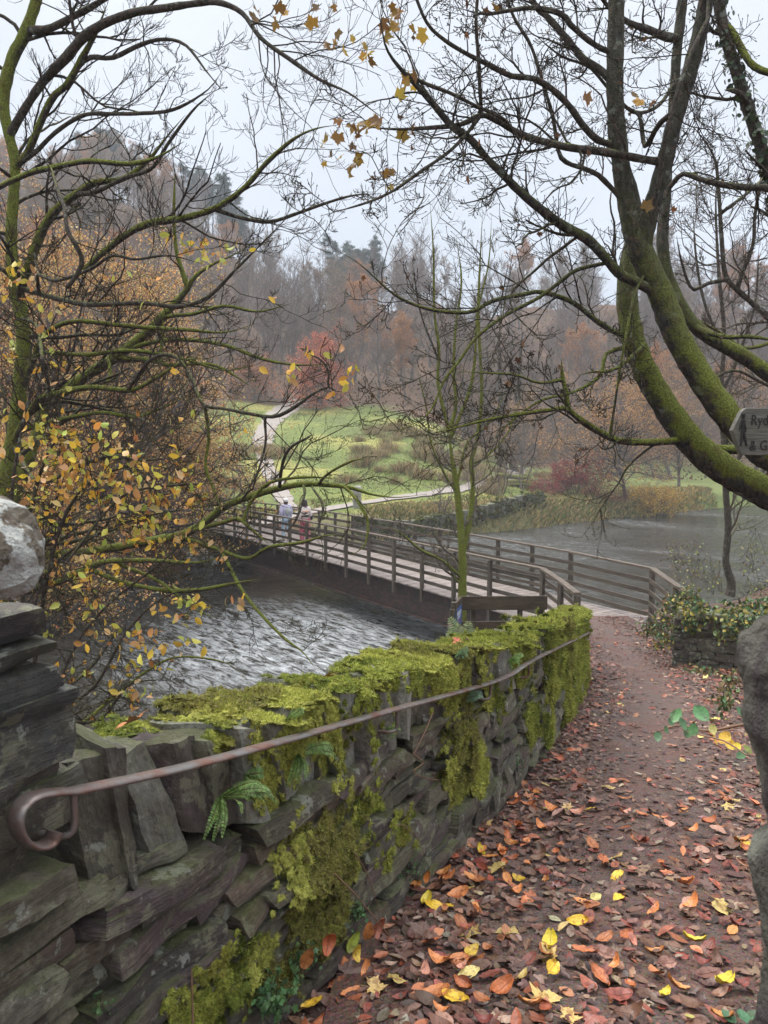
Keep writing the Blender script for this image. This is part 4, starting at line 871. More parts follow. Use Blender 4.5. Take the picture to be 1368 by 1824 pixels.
def grow_crown(limbs, g, dens=1.0, L1=(.16, .42), trops=((-.02, .05), (.02, .16), (.05, .2)), wig=.17, spiky=False, cap1=1.1, minr=.0016, flat_=.55, npx=62):
    """twigs of a whole crown off the traced limbs -> three orders of polylines"""
    Ps = []; Rs = []; cn = []; ly = limbs[0][2]
    for P, R0, y in limbs:
        q, r0 = resamp(P, R0); Ps.append(q); Rs.append(r0); L = np.linalg.norm(np.diff(q, axis=0), axis=1).sum(); cn.append(max(1, int(dens * L * F / y / npx)))
    P = np.array(Ps); R0 = np.array(Rs); L = np.linalg.norm(np.diff(P, axis=1), axis=2).sum(1)
    sc_ = np.minimum(L, cap1 * 3.2) / L
    A = spawn(P, R0, cn, .12, 1.0, L1, (R_(28), R_(75)), 10, wig, trops[0], .36, g, .0026, flat_, taper=.35)
    Lc = np.linalg.norm(A[0][:, 1:] - A[0][:, :-1], axis=2).sum(1); f = np.minimum(1, cap1 / Lc)[:, None, None]; A = (A[0][:, :1] + (A[0] - A[0][:, :1]) * f, A[1])
    B = spawn(*A, 6, .15, 1.0, (.25, .65), (R_(25), R_(65)), 7, wig * 1.1, trops[1], .6, g, minr * 1.2, flat_ + .2)
    C_ = spawn(*B, 5, .2, 1.0, (.25, .6), (R_(25), R_(60)), 5, wig * .9, trops[2], .7, g, minr, flat_ + .3)
    return A, B, C_
def plant_crown(root, ABC, m, name='crown', sides=(5, 4, 3)):
    mb = MB(); [tubes(mb, Q, q, s) for (Q, q), s in zip(ABC, sides)]; return mb.build(name, m, root)
# ------------------------------------------------------------------ the sycamore leaning in from the right
g = np.random.default_rng(21)
TR = thing('sycamore_tree', 'big bare sycamore with mossy leaning trunks reaching in from the right', 'tree', tuple(W(1560, 1150, 5.4)))
RT = [('trunk', [(1560, 1010, 110), (1450, 930, 98), (1368, 880, 90), (1300, 843, 88), (1240, 795, 85), (1200, 745, 80), (1165, 690, 72), (1140, 640, 68), (1122, 580, 64), (1117, 520, 60), (1120, 470, 52), (1128, 430, 44), (1138, 390, 32), (1128, 330, 26), (1114, 280, 22), (1104, 200, 16)], 5.2, 5.5),
      ('trunk', [(1560, 900, 100), (1440, 845, 90), (1368, 812, 84), (1320, 768, 80), (1275, 712, 78), (1235, 650, 76), (1202, 590, 74), (1180, 530, 73), (1156, 480, 72), (1138, 440, 66), (1126, 405, 56), (1116, 360, 50), (1107, 300, 48), (1099, 230, 48), (1095, 150, 47), (1097, 60, 45), (1099, -60, 42)], 5.0, 5.0),
      ('stem', [(1150, 455, 52), (1152, 410, 50), (1166, 350, 46), (1184, 290, 45), (1201, 220, 43), (1225, 140, 42), (1246, 60, 41), (1268, -50, 38)], 4.98, 4.8),
      ('stem', [(1560, 800, 70), (1450, 725, 54), (1368, 665, 46), (1320, 632, 42), (1270, 605, 40), (1235, 578, 40), (1207, 535, 38), (1186, 480, 34), (1180, 420, 32), (1186, 350, 28), (1190, 280, 26), (1200, 180, 26), (1206, 90, 26), (1222, -50, 26)], 5.6, 6.0)]
RL = [([(1160, 538, 28), (1135, 515, 25), (1105, 490, 25), (1075, 455, 24), (1045, 425, 24), (1000, 400, 23), (960, 370, 22), (930, 345, 20), (900, 315, 18), (870, 285, 17), (840, 250, 17), (805, 225, 17), (780, 195, 16), (750, 160, 15), (720, 130, 14), (690, 90, 12), (680, 50, 10), (672, 10, 8)], 5.0, 4.2),
      ([(1180, 285, 20), (1130, 280, 18), (1070, 270, 19), (1010, 262, 18), (960, 250, 16), (920, 235, 15), (885, 215, 14), (858, 205, 14), (820, 222, 12), (760, 228, 10), (700, 230, 8), (620, 222, 5)], 4.9, 4.3),
      ([(858, 205, 12), (855, 160, 9), (852, 100, 9), (848, 40, 8), (852, -20, 8)], 4.5, 4.3), ([(858, 208, 10), (830, 240, 9), (800, 270, 8), (750, 305, 8), (700, 340, 7), (650, 362, 6), (570, 385, 4)], 4.5, 4.1),
      ([(1100, 255, 16), (1065, 248, 17), (1040, 225, 16), (1015, 190, 15), (985, 160, 15), (950, 140, 14), (910, 135, 13), (870, 115, 12), (830, 95, 10), (790, 70, 9), (760, 40, 8), (735, -20, 7)], 5.0, 4.6),
      ([(1096, 150, 20), (1070, 125, 18), (1040, 105, 17), (1010, 70, 16), (980, 35, 15), (950, 5, 14), (930, -40, 14)], 5.0, 5.2), ([(1096, 95, 14), (1060, 80, 13), (1020, 48, 13), (1000, 25, 13), (950, 14, 11), (900, 20, 9), (860, 25, 7), (810, 12, 5)], 5.0, 4.7),
      ([(1098, 368, 14), (1085, 340, 12), (1070, 315, 12), (1040, 300, 12), (1010, 290, 11), (995, 270, 10), (985, 210, 9), (965, 140, 8), (945, 80, 8), (915, 30, 7), (895, -30, 6)], 5.0, 4.9),
      ([(1116, 602, 18), (1090, 592, 14), (1060, 570, 13), (1030, 545, 12), (1000, 530, 12), (960, 520, 11), (930, 525, 11), (880, 535, 10), (840, 555, 10), (800, 556, 9), (760, 550, 8), (720, 535, 7), (690, 515, 6), (640, 470, 5), (590, 440, 3)], 5.4, 4.6),
      ([(1085, 465, 9), (1030, 480, 9), (1000, 500, 9), (960, 530, 9), (900, 562, 9), (850, 600, 8), (820, 640, 7), (790, 680, 6), (760, 740, 5), (690, 775, 3)], 5.2, 4.6),
      ([(1215, 787, 20), (1150, 788, 18), (1100, 784, 17), (1060, 765, 18), (1030, 745, 16), (1008, 728, 13), (980, 730, 11), (900, 742, 9), (850, 752, 7), (800, 765, 6), (740, 778, 4)], 5.2, 4.6),
      ([(1116, 615, 13), (1080, 630, 10), (1070, 668, 9), (1040, 690, 8), (1010, 702, 7), (960, 715, 6), (900, 760, 5), (870, 800, 3)], 5.4, 4.8), ([(1012, 735, 16), (1008, 700, 13), (1002, 672, 10), (1000, 640, 6)], 4.95, 4.9), ([(1004, 676, 9), (960, 682, 7), (920, 668, 6), (880, 665, 5), (820, 662, 3)], 4.9, 4.6),
      ([(1140, 480, 8), (1122, 560, 7), (1106, 650, 6), (1095, 720, 6), (1086, 780, 8)], 4.6, 4.9), ([(1165, 600, 12), (1100, 655, 8), (1060, 662, 6), (1030, 668, 5)], 5.3, 4.9),
      ([(1290, -20, 9), (1250, 55, 10), (1225, 110, 10), (1202, 180, 10), (1185, 250, 11), (1172, 330, 12), (1160, 400, 10)], 4.3, 4.7), ([(1198, 72, 20), (1160, 55, 18), (1120, 40, 14), (1090, 20, 10), (1060, -20, 8)], 5.8, 5.0), ([(1204, 150, 10), (1170, 190, 9), (1130, 200, 9), (1090, 165, 8), (1050, 120, 7), (1000, 100, 6), (950, 60, 5)], 5.8, 5.0),
      ([(1235, 585, 16), (1290, 600, 12), (1340, 600, 10), (1400, 610, 8)], 5.6, 5.2), ([(1240, 795, 24), (1290, 800, 22), (1340, 803, 20), (1420, 800, 18)], 5.3, 5.4), ([(1195, 345, 12), (1215, 310, 13), (1250, 320, 14), (1300, 331, 15), (1368, 335, 16), (1440, 333, 18)], 5.6, 5.6),
      ([(1180, 205, 12), (1150, 260, 12), (1140, 210, 10), (1120, 190, 9)], 5.0, 5.0), ([(720, 130, 10), (760, 150, 9), (800, 165, 9), (850, 190, 8), (900, 215, 8), (940, 275, 7)], 4.3, 4.6)]
limbs = []
AX = []
for nm_, p, a, b in RT:
    p = [(x, y, w_ * (.60 if y > 430 else .62)) for x, y, w_ in p]; P, R0 = traced(p, a, b); P = join(P, AX, 30) if nm_ == 'stem' and p[0][0] < 1300 else P; AX.append(P); limb_thing(TR, nm_, P, R0, M_bark_syc, 18, .03)
    if nm_ == 'stem': limbs.append((P[len(P) // 2:], R0[len(P) // 2:] * .35, a))
for p, a, b in RL:
    p = [(x, y, w_ * .72) for x, y, w_ in p]; P, R0 = traced(p, a, b); P = join(P, AX); AX.append(P); limb_thing(TR, 'limb', P, R0, M_bark_syc if p[0][1] > 420 else M_bark, 9, .05); limbs.append((P, R0, a))
ABC = grow_crown(limbs, g, 1.55, (.14, .46), ((.0, .02), (.0, .10), (.04, .14)), .17)
plant_crown(TR, ABC, M_twig)
mb = MB(); SYC = [(.36, .22, .04), (.28, .15, .04), (.44, .28, .05), (.20, .11, .04)]
cl = [(600, 75, 5), (640, 92, 3), (700, 22, 4), (735, 148, 3), (740, 170, 2), (618, 232, 5), (648, 228, 5), (675, 222, 3), (605, 275, 4), (630, 285, 5), (695, 322, 3), (1130, 180, 2), (1130, 355, 1), (745, 60, 3), (470, 30, 3), (500, 35, 2), (720, 240, 2), (650, 95, 2), (575, 20, 3), (690, 60, 3), (880, 8, 2), (1068, 160, 1), (1148, 180, 1)]
for x, y, k in cl:
    p = np.array([W(x + g.normal(0, 13), y + g.normal(0, 11), 4.3 + g.normal(0, .1)) for _ in range(k)]); add_leaves(mb, p, (.055, .10), SYC, g, 'lobed')
for Q, _ in (ABC[2],): add_leaves(mb, ends(Q, g, .010), (.03, .06), [(.12, .06, .03), (.2, .1, .04)], g, 'lobed')
mb.build('foliage', M_foliage, TR)
mb = MB(); Q = ABC[2][0]; k = g.random(len(Q)) < .55; e = Q[k, -1]; iv, it = ico(0); scatter(mb, iv, it, e, align(nrm(Q[k, -1] - Q[k, -2]), g), np.stack([np.full(len(e), .0032)] * 2 + [np.full(len(e), .008)], -1), (.06, .045, .03), tri=True); mb.build('buds', M_twig, TR)
# ------------------------------------------------------------------ the ash and its neighbour on the left bank
def tree_of(name, label, base_, parts, seed, dens=1.0, mats=(M_bark_moss, M_bark), crown_mat=None, npx=62, wk=.84, **kw):
    gg = np.random.default_rng(seed); T = thing(name, label, 'tree', base_); lb = []
    ax = []
    for nm_, p, a, b, c in parts:
        p = [(x, y, w_ * wk * (.85 if nm_ == 'trunk' else 1)) for x, y, w_ in p]; P, R0 = traced(p, a, b); P = join(P, ax, 34) if nm_ != 'trunk' else P; ax.append(P); limb_thing(T, nm_, P, R0, mats[c], 14 if nm_ in ('trunk', 'stem') else 9, .04)
        lb.append((P, R0, a))
    ABC = grow_crown(lb, gg, dens, npx=npx, **kw); plant_crown(T, ABC, crown_mat or M_twig); return T, ABC, gg
AT = [('trunk', [(-8, 1180, 60), (-4, 1000, 50), (14, 840, 42), (28, 760, 38), (35, 690, 36), (42, 620, 36), (38, 560, 34), (25, 500, 30), (20, 420, 27), (24, 350, 25), (27, 290, 24), (16, 240, 24), (6, 180, 26), (20, 110, 28), (45, 60, 28), (60, 15, 26), (78, -40, 24)], 7.2, 7.0, 0),
      ('limb', [(10, 240, 18), (40, 195, 16), (80, 142, 18), (118, 102, 20), (150, 65, 20), (190, 40, 18), (240, 22, 16), (290, 15, 15), (335, 8, 14), (385, 4, 12), (430, 22, 10), (465, 68, 9), (520, 108, 9), (570, 142, 8), (620, 165, 7), (668, 200, 6), (700, 222, 4)], 7.0, 5.6, 1),
      ('limb', [(52, 56, 18), (90, 50, 14), (130, 30, 14), (170, 8, 12), (215, -20, 10)], 7, 6.6, 1),
      ('limb', [(28, 300, 16), (50, 270, 15), (90, 180, 14), (120, 150, 14), (142, 110, 13), (170, 60, 11), (190, 10, 9)], 7, 6.6, 0),
      ('limb', [(100, 185, 9), (150, 108, 10), (200, 103, 9), (250, 80, 9), (290, 70, 7), (330, 80, 6), (370, 130, 5), (400, 165, 4)], 7, 6.2, 1),
      ('limb', [(-20, 342, 12), (30, 318, 11), (60, 306, 12), (110, 295, 11), (160, 287, 11), (230, 292, 10), (280, 280, 8), (328, 252, 7)], 6.2, 6.0, 0),
      ('limb', [(32, 300, 12), (60, 275, 10), (100, 235, 9), (150, 205, 9), (200, 203, 8), (250, 202, 8), (310, 195, 7), (370, 160, 5), (400, 120, 4)], 7, 6.2, 1),
      ('limb', [(150, 480, 12), (190, 445, 13), (230, 415, 14), (270, 397, 15), (320, 390, 14), (365, 378, 13), (400, 362, 12), (440, 330, 11), (475, 290, 10), (520, 250, 9), (560, 230, 7), (605, 222, 5)], 6.6, 5.6, 0),
      ('limb', [(380, 372, 9), (430, 388, 8), (480, 395, 8), (530, 380, 7), (580, 362, 6), (630, 348, 5), (680, 345, 4)], 6.4, 5.5, 1),
      ('limb', [(42, 520, 20), (60, 450, 20), (90, 385, 18), (130, 350, 16), (170, 325, 14), (215, 320, 12), (260, 290, 9), (300, 240, 7), (330, 205, 5)], 7, 6.5, 0),
      ('limb', [(130, 350, 10), (170, 342, 10), (220, 318, 9), (270, 300, 8), (300, 255, 7), (345, 195, 6), (385, 160, 5)], 6.6, 6.2, 1),
      ('limb', [(62, 515, 12), (100, 530, 12), (150, 542, 12), (210, 541, 11), (260, 540, 10), (320, 546, 9), (372, 528, 8), (420, 480, 6), (470, 430, 5), (520, 380, 4)], 6, 5.6, 1),
      ('limb', [(45, 700, 16), (70, 612, 12), (100, 582, 10), (140, 572, 10), (200, 578, 10), (280, 585, 9), (340, 588, 8), (400, 592, 6), (460, 575, 4)], 7, 6.6, 0),
      ('limb', [(48, 660, 9), (65, 634, 9), (90, 628, 9), (150, 632, 9), (220, 625, 9), (270, 628, 8), (330, 640, 6), (400, 660, 5), (455, 650, 4)], 7, 6.5, 0),
      ('limb', [(25, 790, 16), (40, 755, 14), (70, 712, 14), (110, 700, 14), (160, 690, 12), (220, 695, 11), (245, 692, 9), (300, 660, 8), (335, 640, 6), (380, 640, 5)], 6.8, 6.2, 0),
      ('limb', [(22, 775, 12), (60, 760, 12), (120, 745, 10), (180, 735, 9), (240, 742, 8), (290, 726, 6), (345, 700, 5)], 6.8, 6.4, 0),
      ('limb', [(230, 690, 8), (270, 640, 9), (310, 634, 8), (340, 672, 8), (362, 720, 7), (400, 728, 7), (450, 738, 8), (490, 742, 8), (525, 725, 8), (560, 700, 7), (583, 690, 7), (600, 697, 6), (628, 700, 5)], 5.4, 4.8, 1),
      ('limb', [(583, 690, 5), (585, 662, 5), (570, 640, 4), (545, 630, 3)], 4.85, 4.8, 1), ('limb', [(366, 728, 7), (372, 780, 7), (366, 830, 7), (380, 870, 6), (395, 910, 4)], 5.4, 5.2, 0),
      ('limb', [(470, 742, 6), (473, 790, 5), (455, 850, 4), (430, 880, 3)], 5.1, 5.0, 1), ('limb', [(65, 560, 10), (72, 610, 9), (80, 660, 8), (92, 700, 8)], 5.0, 5.2, 1),
      ('limb', [(86, 280, 6), (100, 330, 7), (115, 370, 8), (120, 410, 9), (140, 445, 10), (146, 470, 10), (130, 500, 10), (118, 512, 9)], 5.3, 5.5, 1),
      ('limb', [(60, 530, 9), (66, 490, 8), (100, 500, 8), (160, 480, 7), (200, 455, 7), (240, 462, 6), (300, 455, 5), (360, 470, 4)], 5.8, 5.4, 1),
      ('limb', [(28, 800, 14), (70, 860, 8), (140, 830, 8), (200, 812, 7), (250, 820, 6), (320, 815, 5)], 6.0, 5.4, 1)]
ASH, ABC, ga = tree_of('ash_tree', 'tall bare ash with dark spreading limbs on the left bank', tuple(W(-8, 1190, 7.2)), AT, 31, 1.25, L1=(.14, .46), trops=((-.06, .06), (-.03, .22), (.10, .34)), wig=.14)
YEL = [(.78, .54, .07), (.76, .46, .06), (.60, .54, .10), (.62, .33, .07), (.46, .50, .10), (.48, .24, .08), (.72, .50, .24)]
mb = MB()
for x, y, rx, ry, n, yy in [(370, 455, 55, 28, 34, 5.6), (325, 425, 25, 12, 7, 5.6), (545, 632, 28, 10, 9, 4.8), (525, 665, 14, 20, 6, 4.8), (625, 670, 20, 28, 9, 4.8), (590, 705, 8, 8, 2, 4.8), (465, 660, 6, 4, 1, 4.8), (485, 535, 10, 5, 2, 5.2), (340, 735, 8, 8, 2, 5.2), (438, 765, 5, 12, 1, 5.2), (30, 500, 40, 40, 22, 5.4), (90, 560, 30, 30, 10, 5.4), (100, 670, 40, 40, 12, 5.4), (25, 630, 20, 25, 8, 5.4), (310, 665, 12, 8, 3, 5.4), (210, 500, 60, 30, 5, 5.4), (250, 545, 8, 5, 1, 5), (115, 780, 60, 30, 14, 5.4), (610, 625, 5, 5, 1, 4.8)]:
    k = np.array([W(x + ga.normal(0, rx * .55), y + ga.normal(0, ry * .55), yy + ga.normal(0, .15)) for _ in range(n)]); add_leaves(mb, k, (.05, .075), YEL, ga)
mb.build('foliage', M_foliage, ASH)
LT = [('trunk', [(-60, 1100, 60), (60, 790, 30), (82, 718, 30), (120, 692, 28), (160, 665, 27), (200, 640, 25), (240, 610, 25), (275, 580, 23), (300, 552, 20), (330, 520, 17), (348, 492, 14), (380, 470, 10), (420, 452, 8), (470, 420, 5)], 8.4, 8.0, 0), ('limb', [(336, 510, 12), (320, 470, 10), (312, 430, 8), (310, 370, 6), (312, 300, 5)], 8.1, 8, 0),
      ('limb', [(215, 632, 10), (260, 612, 9), (330, 605, 9), (400, 615, 8), (470, 640, 7), (530, 650, 5), (600, 648, 4)], 8.2, 7.4, 0), ('limb', [(205, 640, 12), (260, 640, 10), (300, 650, 8), (380, 650, 7), (450, 690, 5)], 8.2, 7.6, 0),
      ('limb', [(290, 560, 9), (340, 560, 8), (400, 545, 7), (460, 555, 5), (520, 540, 4)], 8, 7.6, 0), ('limb', [(170, 660, 9), (190, 640, 8), (196, 665, 8), (185, 690, 6)], 8.1, 7.8, 0), ('limb', [(285, 640, 8), (290, 600, 7), (290, 570, 6)], 8, 8, 0)]
LEAN, ABC2, gl = tree_of('leaning_tree', 'smaller tree behind the ash with a thick moss coated leaning trunk', tuple(W(-60, 1110, 8.4)), LT, 33, .9, L1=(.12, .35))
LW = [('limb', [(-40, 1010, 16), (60, 992, 15), (120, 986, 16), (200, 976, 18), (280, 961, 18), (330, 950, 18), (372, 925, 17), (400, 902, 16), (440, 886, 15), (500, 869, 14), (550, 862, 12), (620, 868, 11), (660, 880, 9), (705, 886, 6), (760, 880, 4)], 7.6, 6.6, 0),
      ('limb', [(-40, 1080, 18), (70, 1045, 15), (110, 1035, 14), (160, 1010, 14), (190, 1000, 11), (250, 998, 10), (300, 1000, 9), (352, 1002, 8), (410, 990, 5)], 7.2, 6.4, 0), ('limb', [(158, 1015, 11), (230, 1040, 10), (300, 1052, 10), (360, 1050, 9), (412, 1040, 7), (470, 1030, 4)], 7.0, 6.4, 0),
      ('limb', [(318, 955, 9), (380, 975, 9), (440, 995, 8), (478, 975, 8), (540, 966, 7), (575, 955, 5), (620, 950, 3)], 7, 6.2, 0), ('limb', [(398, 985, 8), (430, 1050, 8), (470, 1100, 7), (510, 1140, 6), (540, 1162, 5), (562, 1192, 4)], 6.8, 5.8, 0),
      ('limb', [(620, 868, 8), (642, 900, 8), (655, 930, 6), (650, 970, 4), (625, 990, 3)], 6.6, 6.4, 0), ('limb', [(545, 862, 6), (540, 890, 6), (525, 930, 5), (505, 950, 4)], 6.7, 6.5, 1), ('limb', [(552, 864, 5), (575, 900, 5), (565, 940, 4), (545, 960, 3)], 6.7, 6.5, 1),
      ('limb', [(330, 948, 10), (400, 930, 9), (425, 924, 8), (450, 945, 7), (480, 970, 4)], 7, 6.6, 0), ('limb', [(496, 870, 8), (505, 820, 7), (520, 795, 6), (555, 775, 5), (545, 765, 3)], 6.7, 6.4, 1), ('limb', [(565, 862, 7), (590, 840, 6), (630, 820, 5), (650, 818, 3)], 6.6, 6.4, 0),
      ('limb', [(210, 1120, 6), (170, 1180, 6), (120, 1230, 6), (90, 1290, 6)], 5.2, 4.8, 1), ('limb', [(100, 1310, 9), (150, 1285, 8), (210, 1235, 7), (270, 1190, 6), (320, 1170, 5), (400, 1180, 4), (440, 1210, 3)], 5.6, 5.4, 0),
      ('limb', [(430, 925, 8), (450, 890, 8), (480, 860, 7), (540, 850, 6), (600, 852, 4)], 6.9, 6.5, 0), ('limb', [(200, 1002, 8), (250, 1020, 8), (290, 1040, 7), (340, 1080, 5), (380, 1100, 4)], 7, 6.4, 0)]
WIL, ABC3, gw = tree_of('riverside_tree', 'low tree with bright mossy boughs hanging over the river left of the bridge', tuple(W(-120, 1150, 8.0)), [('trunk', [(-160, 1300, 60), (-90, 1120, 45), (-40, 1010, 22), (0, 1000, 16)], 8.0, 7.6, 0)] + LW, 35, 1.1, L1=(.14, .40), trops=((-.10, .02), (-.06, .12), (.0, .12)))
# yellow hazel hanging behind the gate pillar
HAZ = thing('hazel_bush', 'yellow leaved hazel twigs hanging over the river beside the gate pillar', 'shrub', tuple(W(40, 1420, 4.6)))
gh = np.random.default_rng(41); hs = []
for pts in ([(40, 1420, 9), (60, 1200, 8), (90, 1000, 7), (140, 880, 6), (230, 830, 5), (330, 840, 4)], [(40, 1420, 8), (90, 1290, 7), (170, 1220, 6), (230, 1120, 5), (300, 1060, 4), (380, 1050, 3)], [(40, 1400, 8), (40, 1100, 7), (50, 940, 6), (90, 800, 5), (160, 740, 4)], [(50, 1400, 7), (120, 1180, 6), (190, 1080, 5), (290, 1000, 4), (360, 930, 3)],
            [(50, 1400, 8), (100, 1300, 7), (180, 1280, 6), (230, 1220, 5), (300, 1210, 3)], [(30, 1300, 7), (70, 1050, 6), (160, 960, 5), (260, 920, 4), (380, 900, 3)], [(20, 1200, 7), (20, 900, 6), (40, 760, 5), (70, 640, 4)], [(120, 1000, 5), (200, 900, 5), (260, 870, 4), (400, 860, 3)]):
    P, R0 = traced(pts, 4.6, 5.2); hs.append((P, R0, 4.8)); limb_thing(HAZ, 'stem', P, R0, M_twig, 6, .03)
A_, B_, C_ = grow_crown(hs, gh, 1.6, (.14, .35), ((-.03, .03), (-.05, .03), (-.08, .0)), .2, cap1=.8); plant_crown(HAZ, (A_, B_, C_), M_twig, 'twigs')
mb = MB(); Q = C_[0]; px_, py_ = proj(Q[:, -1]); e = 1.3 * np.clip(1.1 - ((px_ - 170) / 210) ** 2 - ((py_ - 900) / 160) ** 2, 0, 1) * .9 + .22 * (py_ > 900) * (px_ < 430)
k = gh.random(len(Q)) < e * .30 * (py_ > 560); add_leaves(mb, Q[k, -1], (.028, .052), YEL, gh); B = B_[0]; k = gh.random(len(B)) < .16; add_leaves(mb, B[k, -1], (.045, .07), YEL, gh)
for x, y, rx, ry, n in [(250, 870, 90, 45, 90), (120, 840, 60, 50, 70), (330, 1080, 60, 20, 26), (230, 1150, 60, 40, 34), (160, 1010, 60, 50, 30), (330, 1150, 40, 14, 8), (240, 1235, 30, 15, 10), (160, 1110, 30, 30, 16), (60, 780, 50, 50, 26), (280, 950, 80, 40, 30), (420, 1075, 12, 14, 5), (200, 790, 60, 30, 24)]:
    p = np.array([W(x + gh.normal(0, rx * .6), y + gh.normal(0, ry * .6), 4.9 + gh.normal(0, .2)) for _ in range(n)]); add_leaves(mb, p, (.045, .072), YEL, gh)
mb.build('foliage', M_foliage, HAZ)
# ------------------------------------------------------------------ slender mossy trees between wall and bridge
SA = [('trunk', [(822, 1150, 30), (823, 1075, 26), (824, 1010, 25), (820, 930, 22), (812, 860, 18), (803, 800, 16), (800, 770, 15)], 13.6, 13.6, 0), ('stem', [(826, 985, 15), (838, 920, 13), (842, 860, 12), (840, 820, 11), (850, 780, 10), (858, 700, 8), (852, 560, 7), (856, 450, 5), (860, 370, 3)], 13.6, 13.9, 0),
      ('limb', [(800, 775, 12), (790, 730, 9), (780, 680, 8), (782, 620, 8), (774, 560, 6), (772, 450, 5), (766, 360, 3)], 13.6, 13.4, 0), ('limb', [(801, 770, 12), (812, 720, 9), (808, 660, 8), (812, 580, 6), (822, 500, 5), (812, 420, 3)], 13.6, 13.7, 0), ('limb', [(802, 780, 11), (822, 735, 9), (838, 690, 8), (846, 640, 7), (850, 560, 5), (870, 470, 4), (876, 380, 2.5)], 13.6, 13.3, 0),
      ('limb', [(822, 1030, 7), (790, 1000, 7), (750, 980, 7), (720, 955, 6), (690, 935, 4)], 13.6, 12.8, 0), ('limb', [(812, 880, 7), (790, 840, 6), (768, 790, 5), (760, 730, 4), (742, 650, 3)], 13.6, 13.2, 0), ('limb', [(815, 860, 7), (832, 790, 6), (870, 755, 5), (900, 700, 4)], 13.6, 13.6, 0), ('limb', [(816, 1040, 5), (800, 1010, 4), (796, 985, 3)], 13.6, 13.2, 0), ('limb', [(842, 830, 6), (870, 810, 5), (905, 770, 4), (930, 700, 3)], 13.7, 13.7, 0), ('limb', [(782, 640, 5), (750, 560, 4), (735, 470, 3)], 13.5, 13.2, 1), ('limb', [(856, 600, 5), (890, 540, 4), (905, 470, 3)], 13.8, 13.8, 1)]
tree_of('alder_tree', 'slender mossy alder with forked stems standing between the wall and bridge', tuple(W(822, 1155, 13.6)), SA, 51, .9, wk=.72, L1=(.12, .30), trops=((.05, .12), (.06, .16), (.08, .16)), minr=.0026, npx=30, crown_mat=M_twig_pale)
T5 = [('trunk', [(1300, 1062, 24), (1303, 1040, 20), (1293, 1000, 17), (1297, 940, 16), (1293, 880, 15), (1290, 800, 14), (1284, 700, 12), (1290, 600, 10), (1280, 480, 8), (1275, 360, 6), (1282, 260, 4)], 13.2, 13.2, 1), ('limb', [(1290, 700, 7), (1320, 620, 6), (1345, 540, 5), (1352, 440, 3)], 13.2, 13, 1), ('limb', [(1288, 620, 7), (1255, 540, 6), (1240, 460, 5), (1235, 380, 3)], 13.2, 13.4, 1), ('limb', [(1292, 850, 6), (1330, 800, 5), (1368, 770, 4)], 13.2, 12.8, 1)]
tree_of('young_tree', 'thin young trunk rising behind the ivy covered wall end on the right', tuple(W(1301, 1070, 13.2)), T5, 53, 1.0, L1=(.2, .42), minr=.003, npx=34, crown_mat=M_twig_pale)
T4 = [('trunk', [(1500, 720, 22), (1420, 620, 18), (1368, 565, 16), (1340, 540, 14), (1312, 515, 13), (1292, 490, 12), (1285, 420, 10), (1280, 340, 9), (1272, 280, 8), (1240, 232, 6), (1215, 215, 4)], 8, 8, 1), ('limb', [(1310, 512, 10), (1340, 440, 8), (1345, 380, 7), (1360, 300, 6), (1368, 240, 5)], 8, 7.6, 1), ('limb', [(1287, 500, 8), (1260, 505, 8), (1233, 515, 7), (1215, 470, 5), (1205, 420, 3)], 8, 7.8, 1), ('limb', [(1400, 600, 9), (1330, 620, 7), (1280, 590, 6), (1220, 560, 5), (1180, 540, 3)], 8, 7.2, 0), ('limb', [(1450, 680, 9), (1380, 690, 7), (1310, 660, 6), (1250, 680, 5), (1200, 650, 3)], 8, 7.4, 1), ('limb', [(1380, 300, 8), (1330, 345, 7), (1290, 375, 7), (1265, 392, 6)], 6.5, 6.3, 1)]
tree_of('thorn_tree', 'tangled pale twigged tree behind the sycamore trunks at the right', tuple(W(1520, 1000, 8)), T4, 55, 1.5, L1=(.2, .45), minr=.002, crown_mat=M_twig_pale)
T3 = [('trunk', [(1480, 700, 50), (1430, 480, 40), (1400, 370, 34), (1368, 300, 31), (1350, 245, 30), (1330, 185, 28), (1310, 122, 27), (1290, 55, 26), (1272, -40, 25)], 5.8, 5.8, 1), ('limb', [(1298, 40, 14), (1320, 85, 14), (1345, 120, 14), (1400, 138, 14)], 5.8, 5.6, 0), ('limb', [(1340, 195, 12), (1315, 165, 10), (1290, 160, 7)], 5.8, 5.6, 1)]
IV, _, gi = tree_of('ivy_clad_tree', 'dark trunk climbing with ivy leaves at the upper right corner', tuple(W(1500, 1100, 5.8)), T3, 57, .5, L1=(.1, .3))
mb = MB(); P, R0 = traced(T3[0][1], 5.8, 5.8, 80); i = gi.integers(20, 80, 420); d = nrm(gi.standard_normal((420, 3))); pos = P[i] + d * (R0[i][:, None] + gi.uniform(.0, .05, (420, 1))); T = leaf_oval(1, .9, 4, .1, .1)
scatter(mb, T[0], T[1], pos, align(d + [0, -.5, 0], gi), gi.uniform(.03, .055, 420), pick([(.03, .06, .02), (.05, .09, .03), (.02, .045, .018)], 420, .2, gi)); mb.build('ivy', M_leaf, IV)
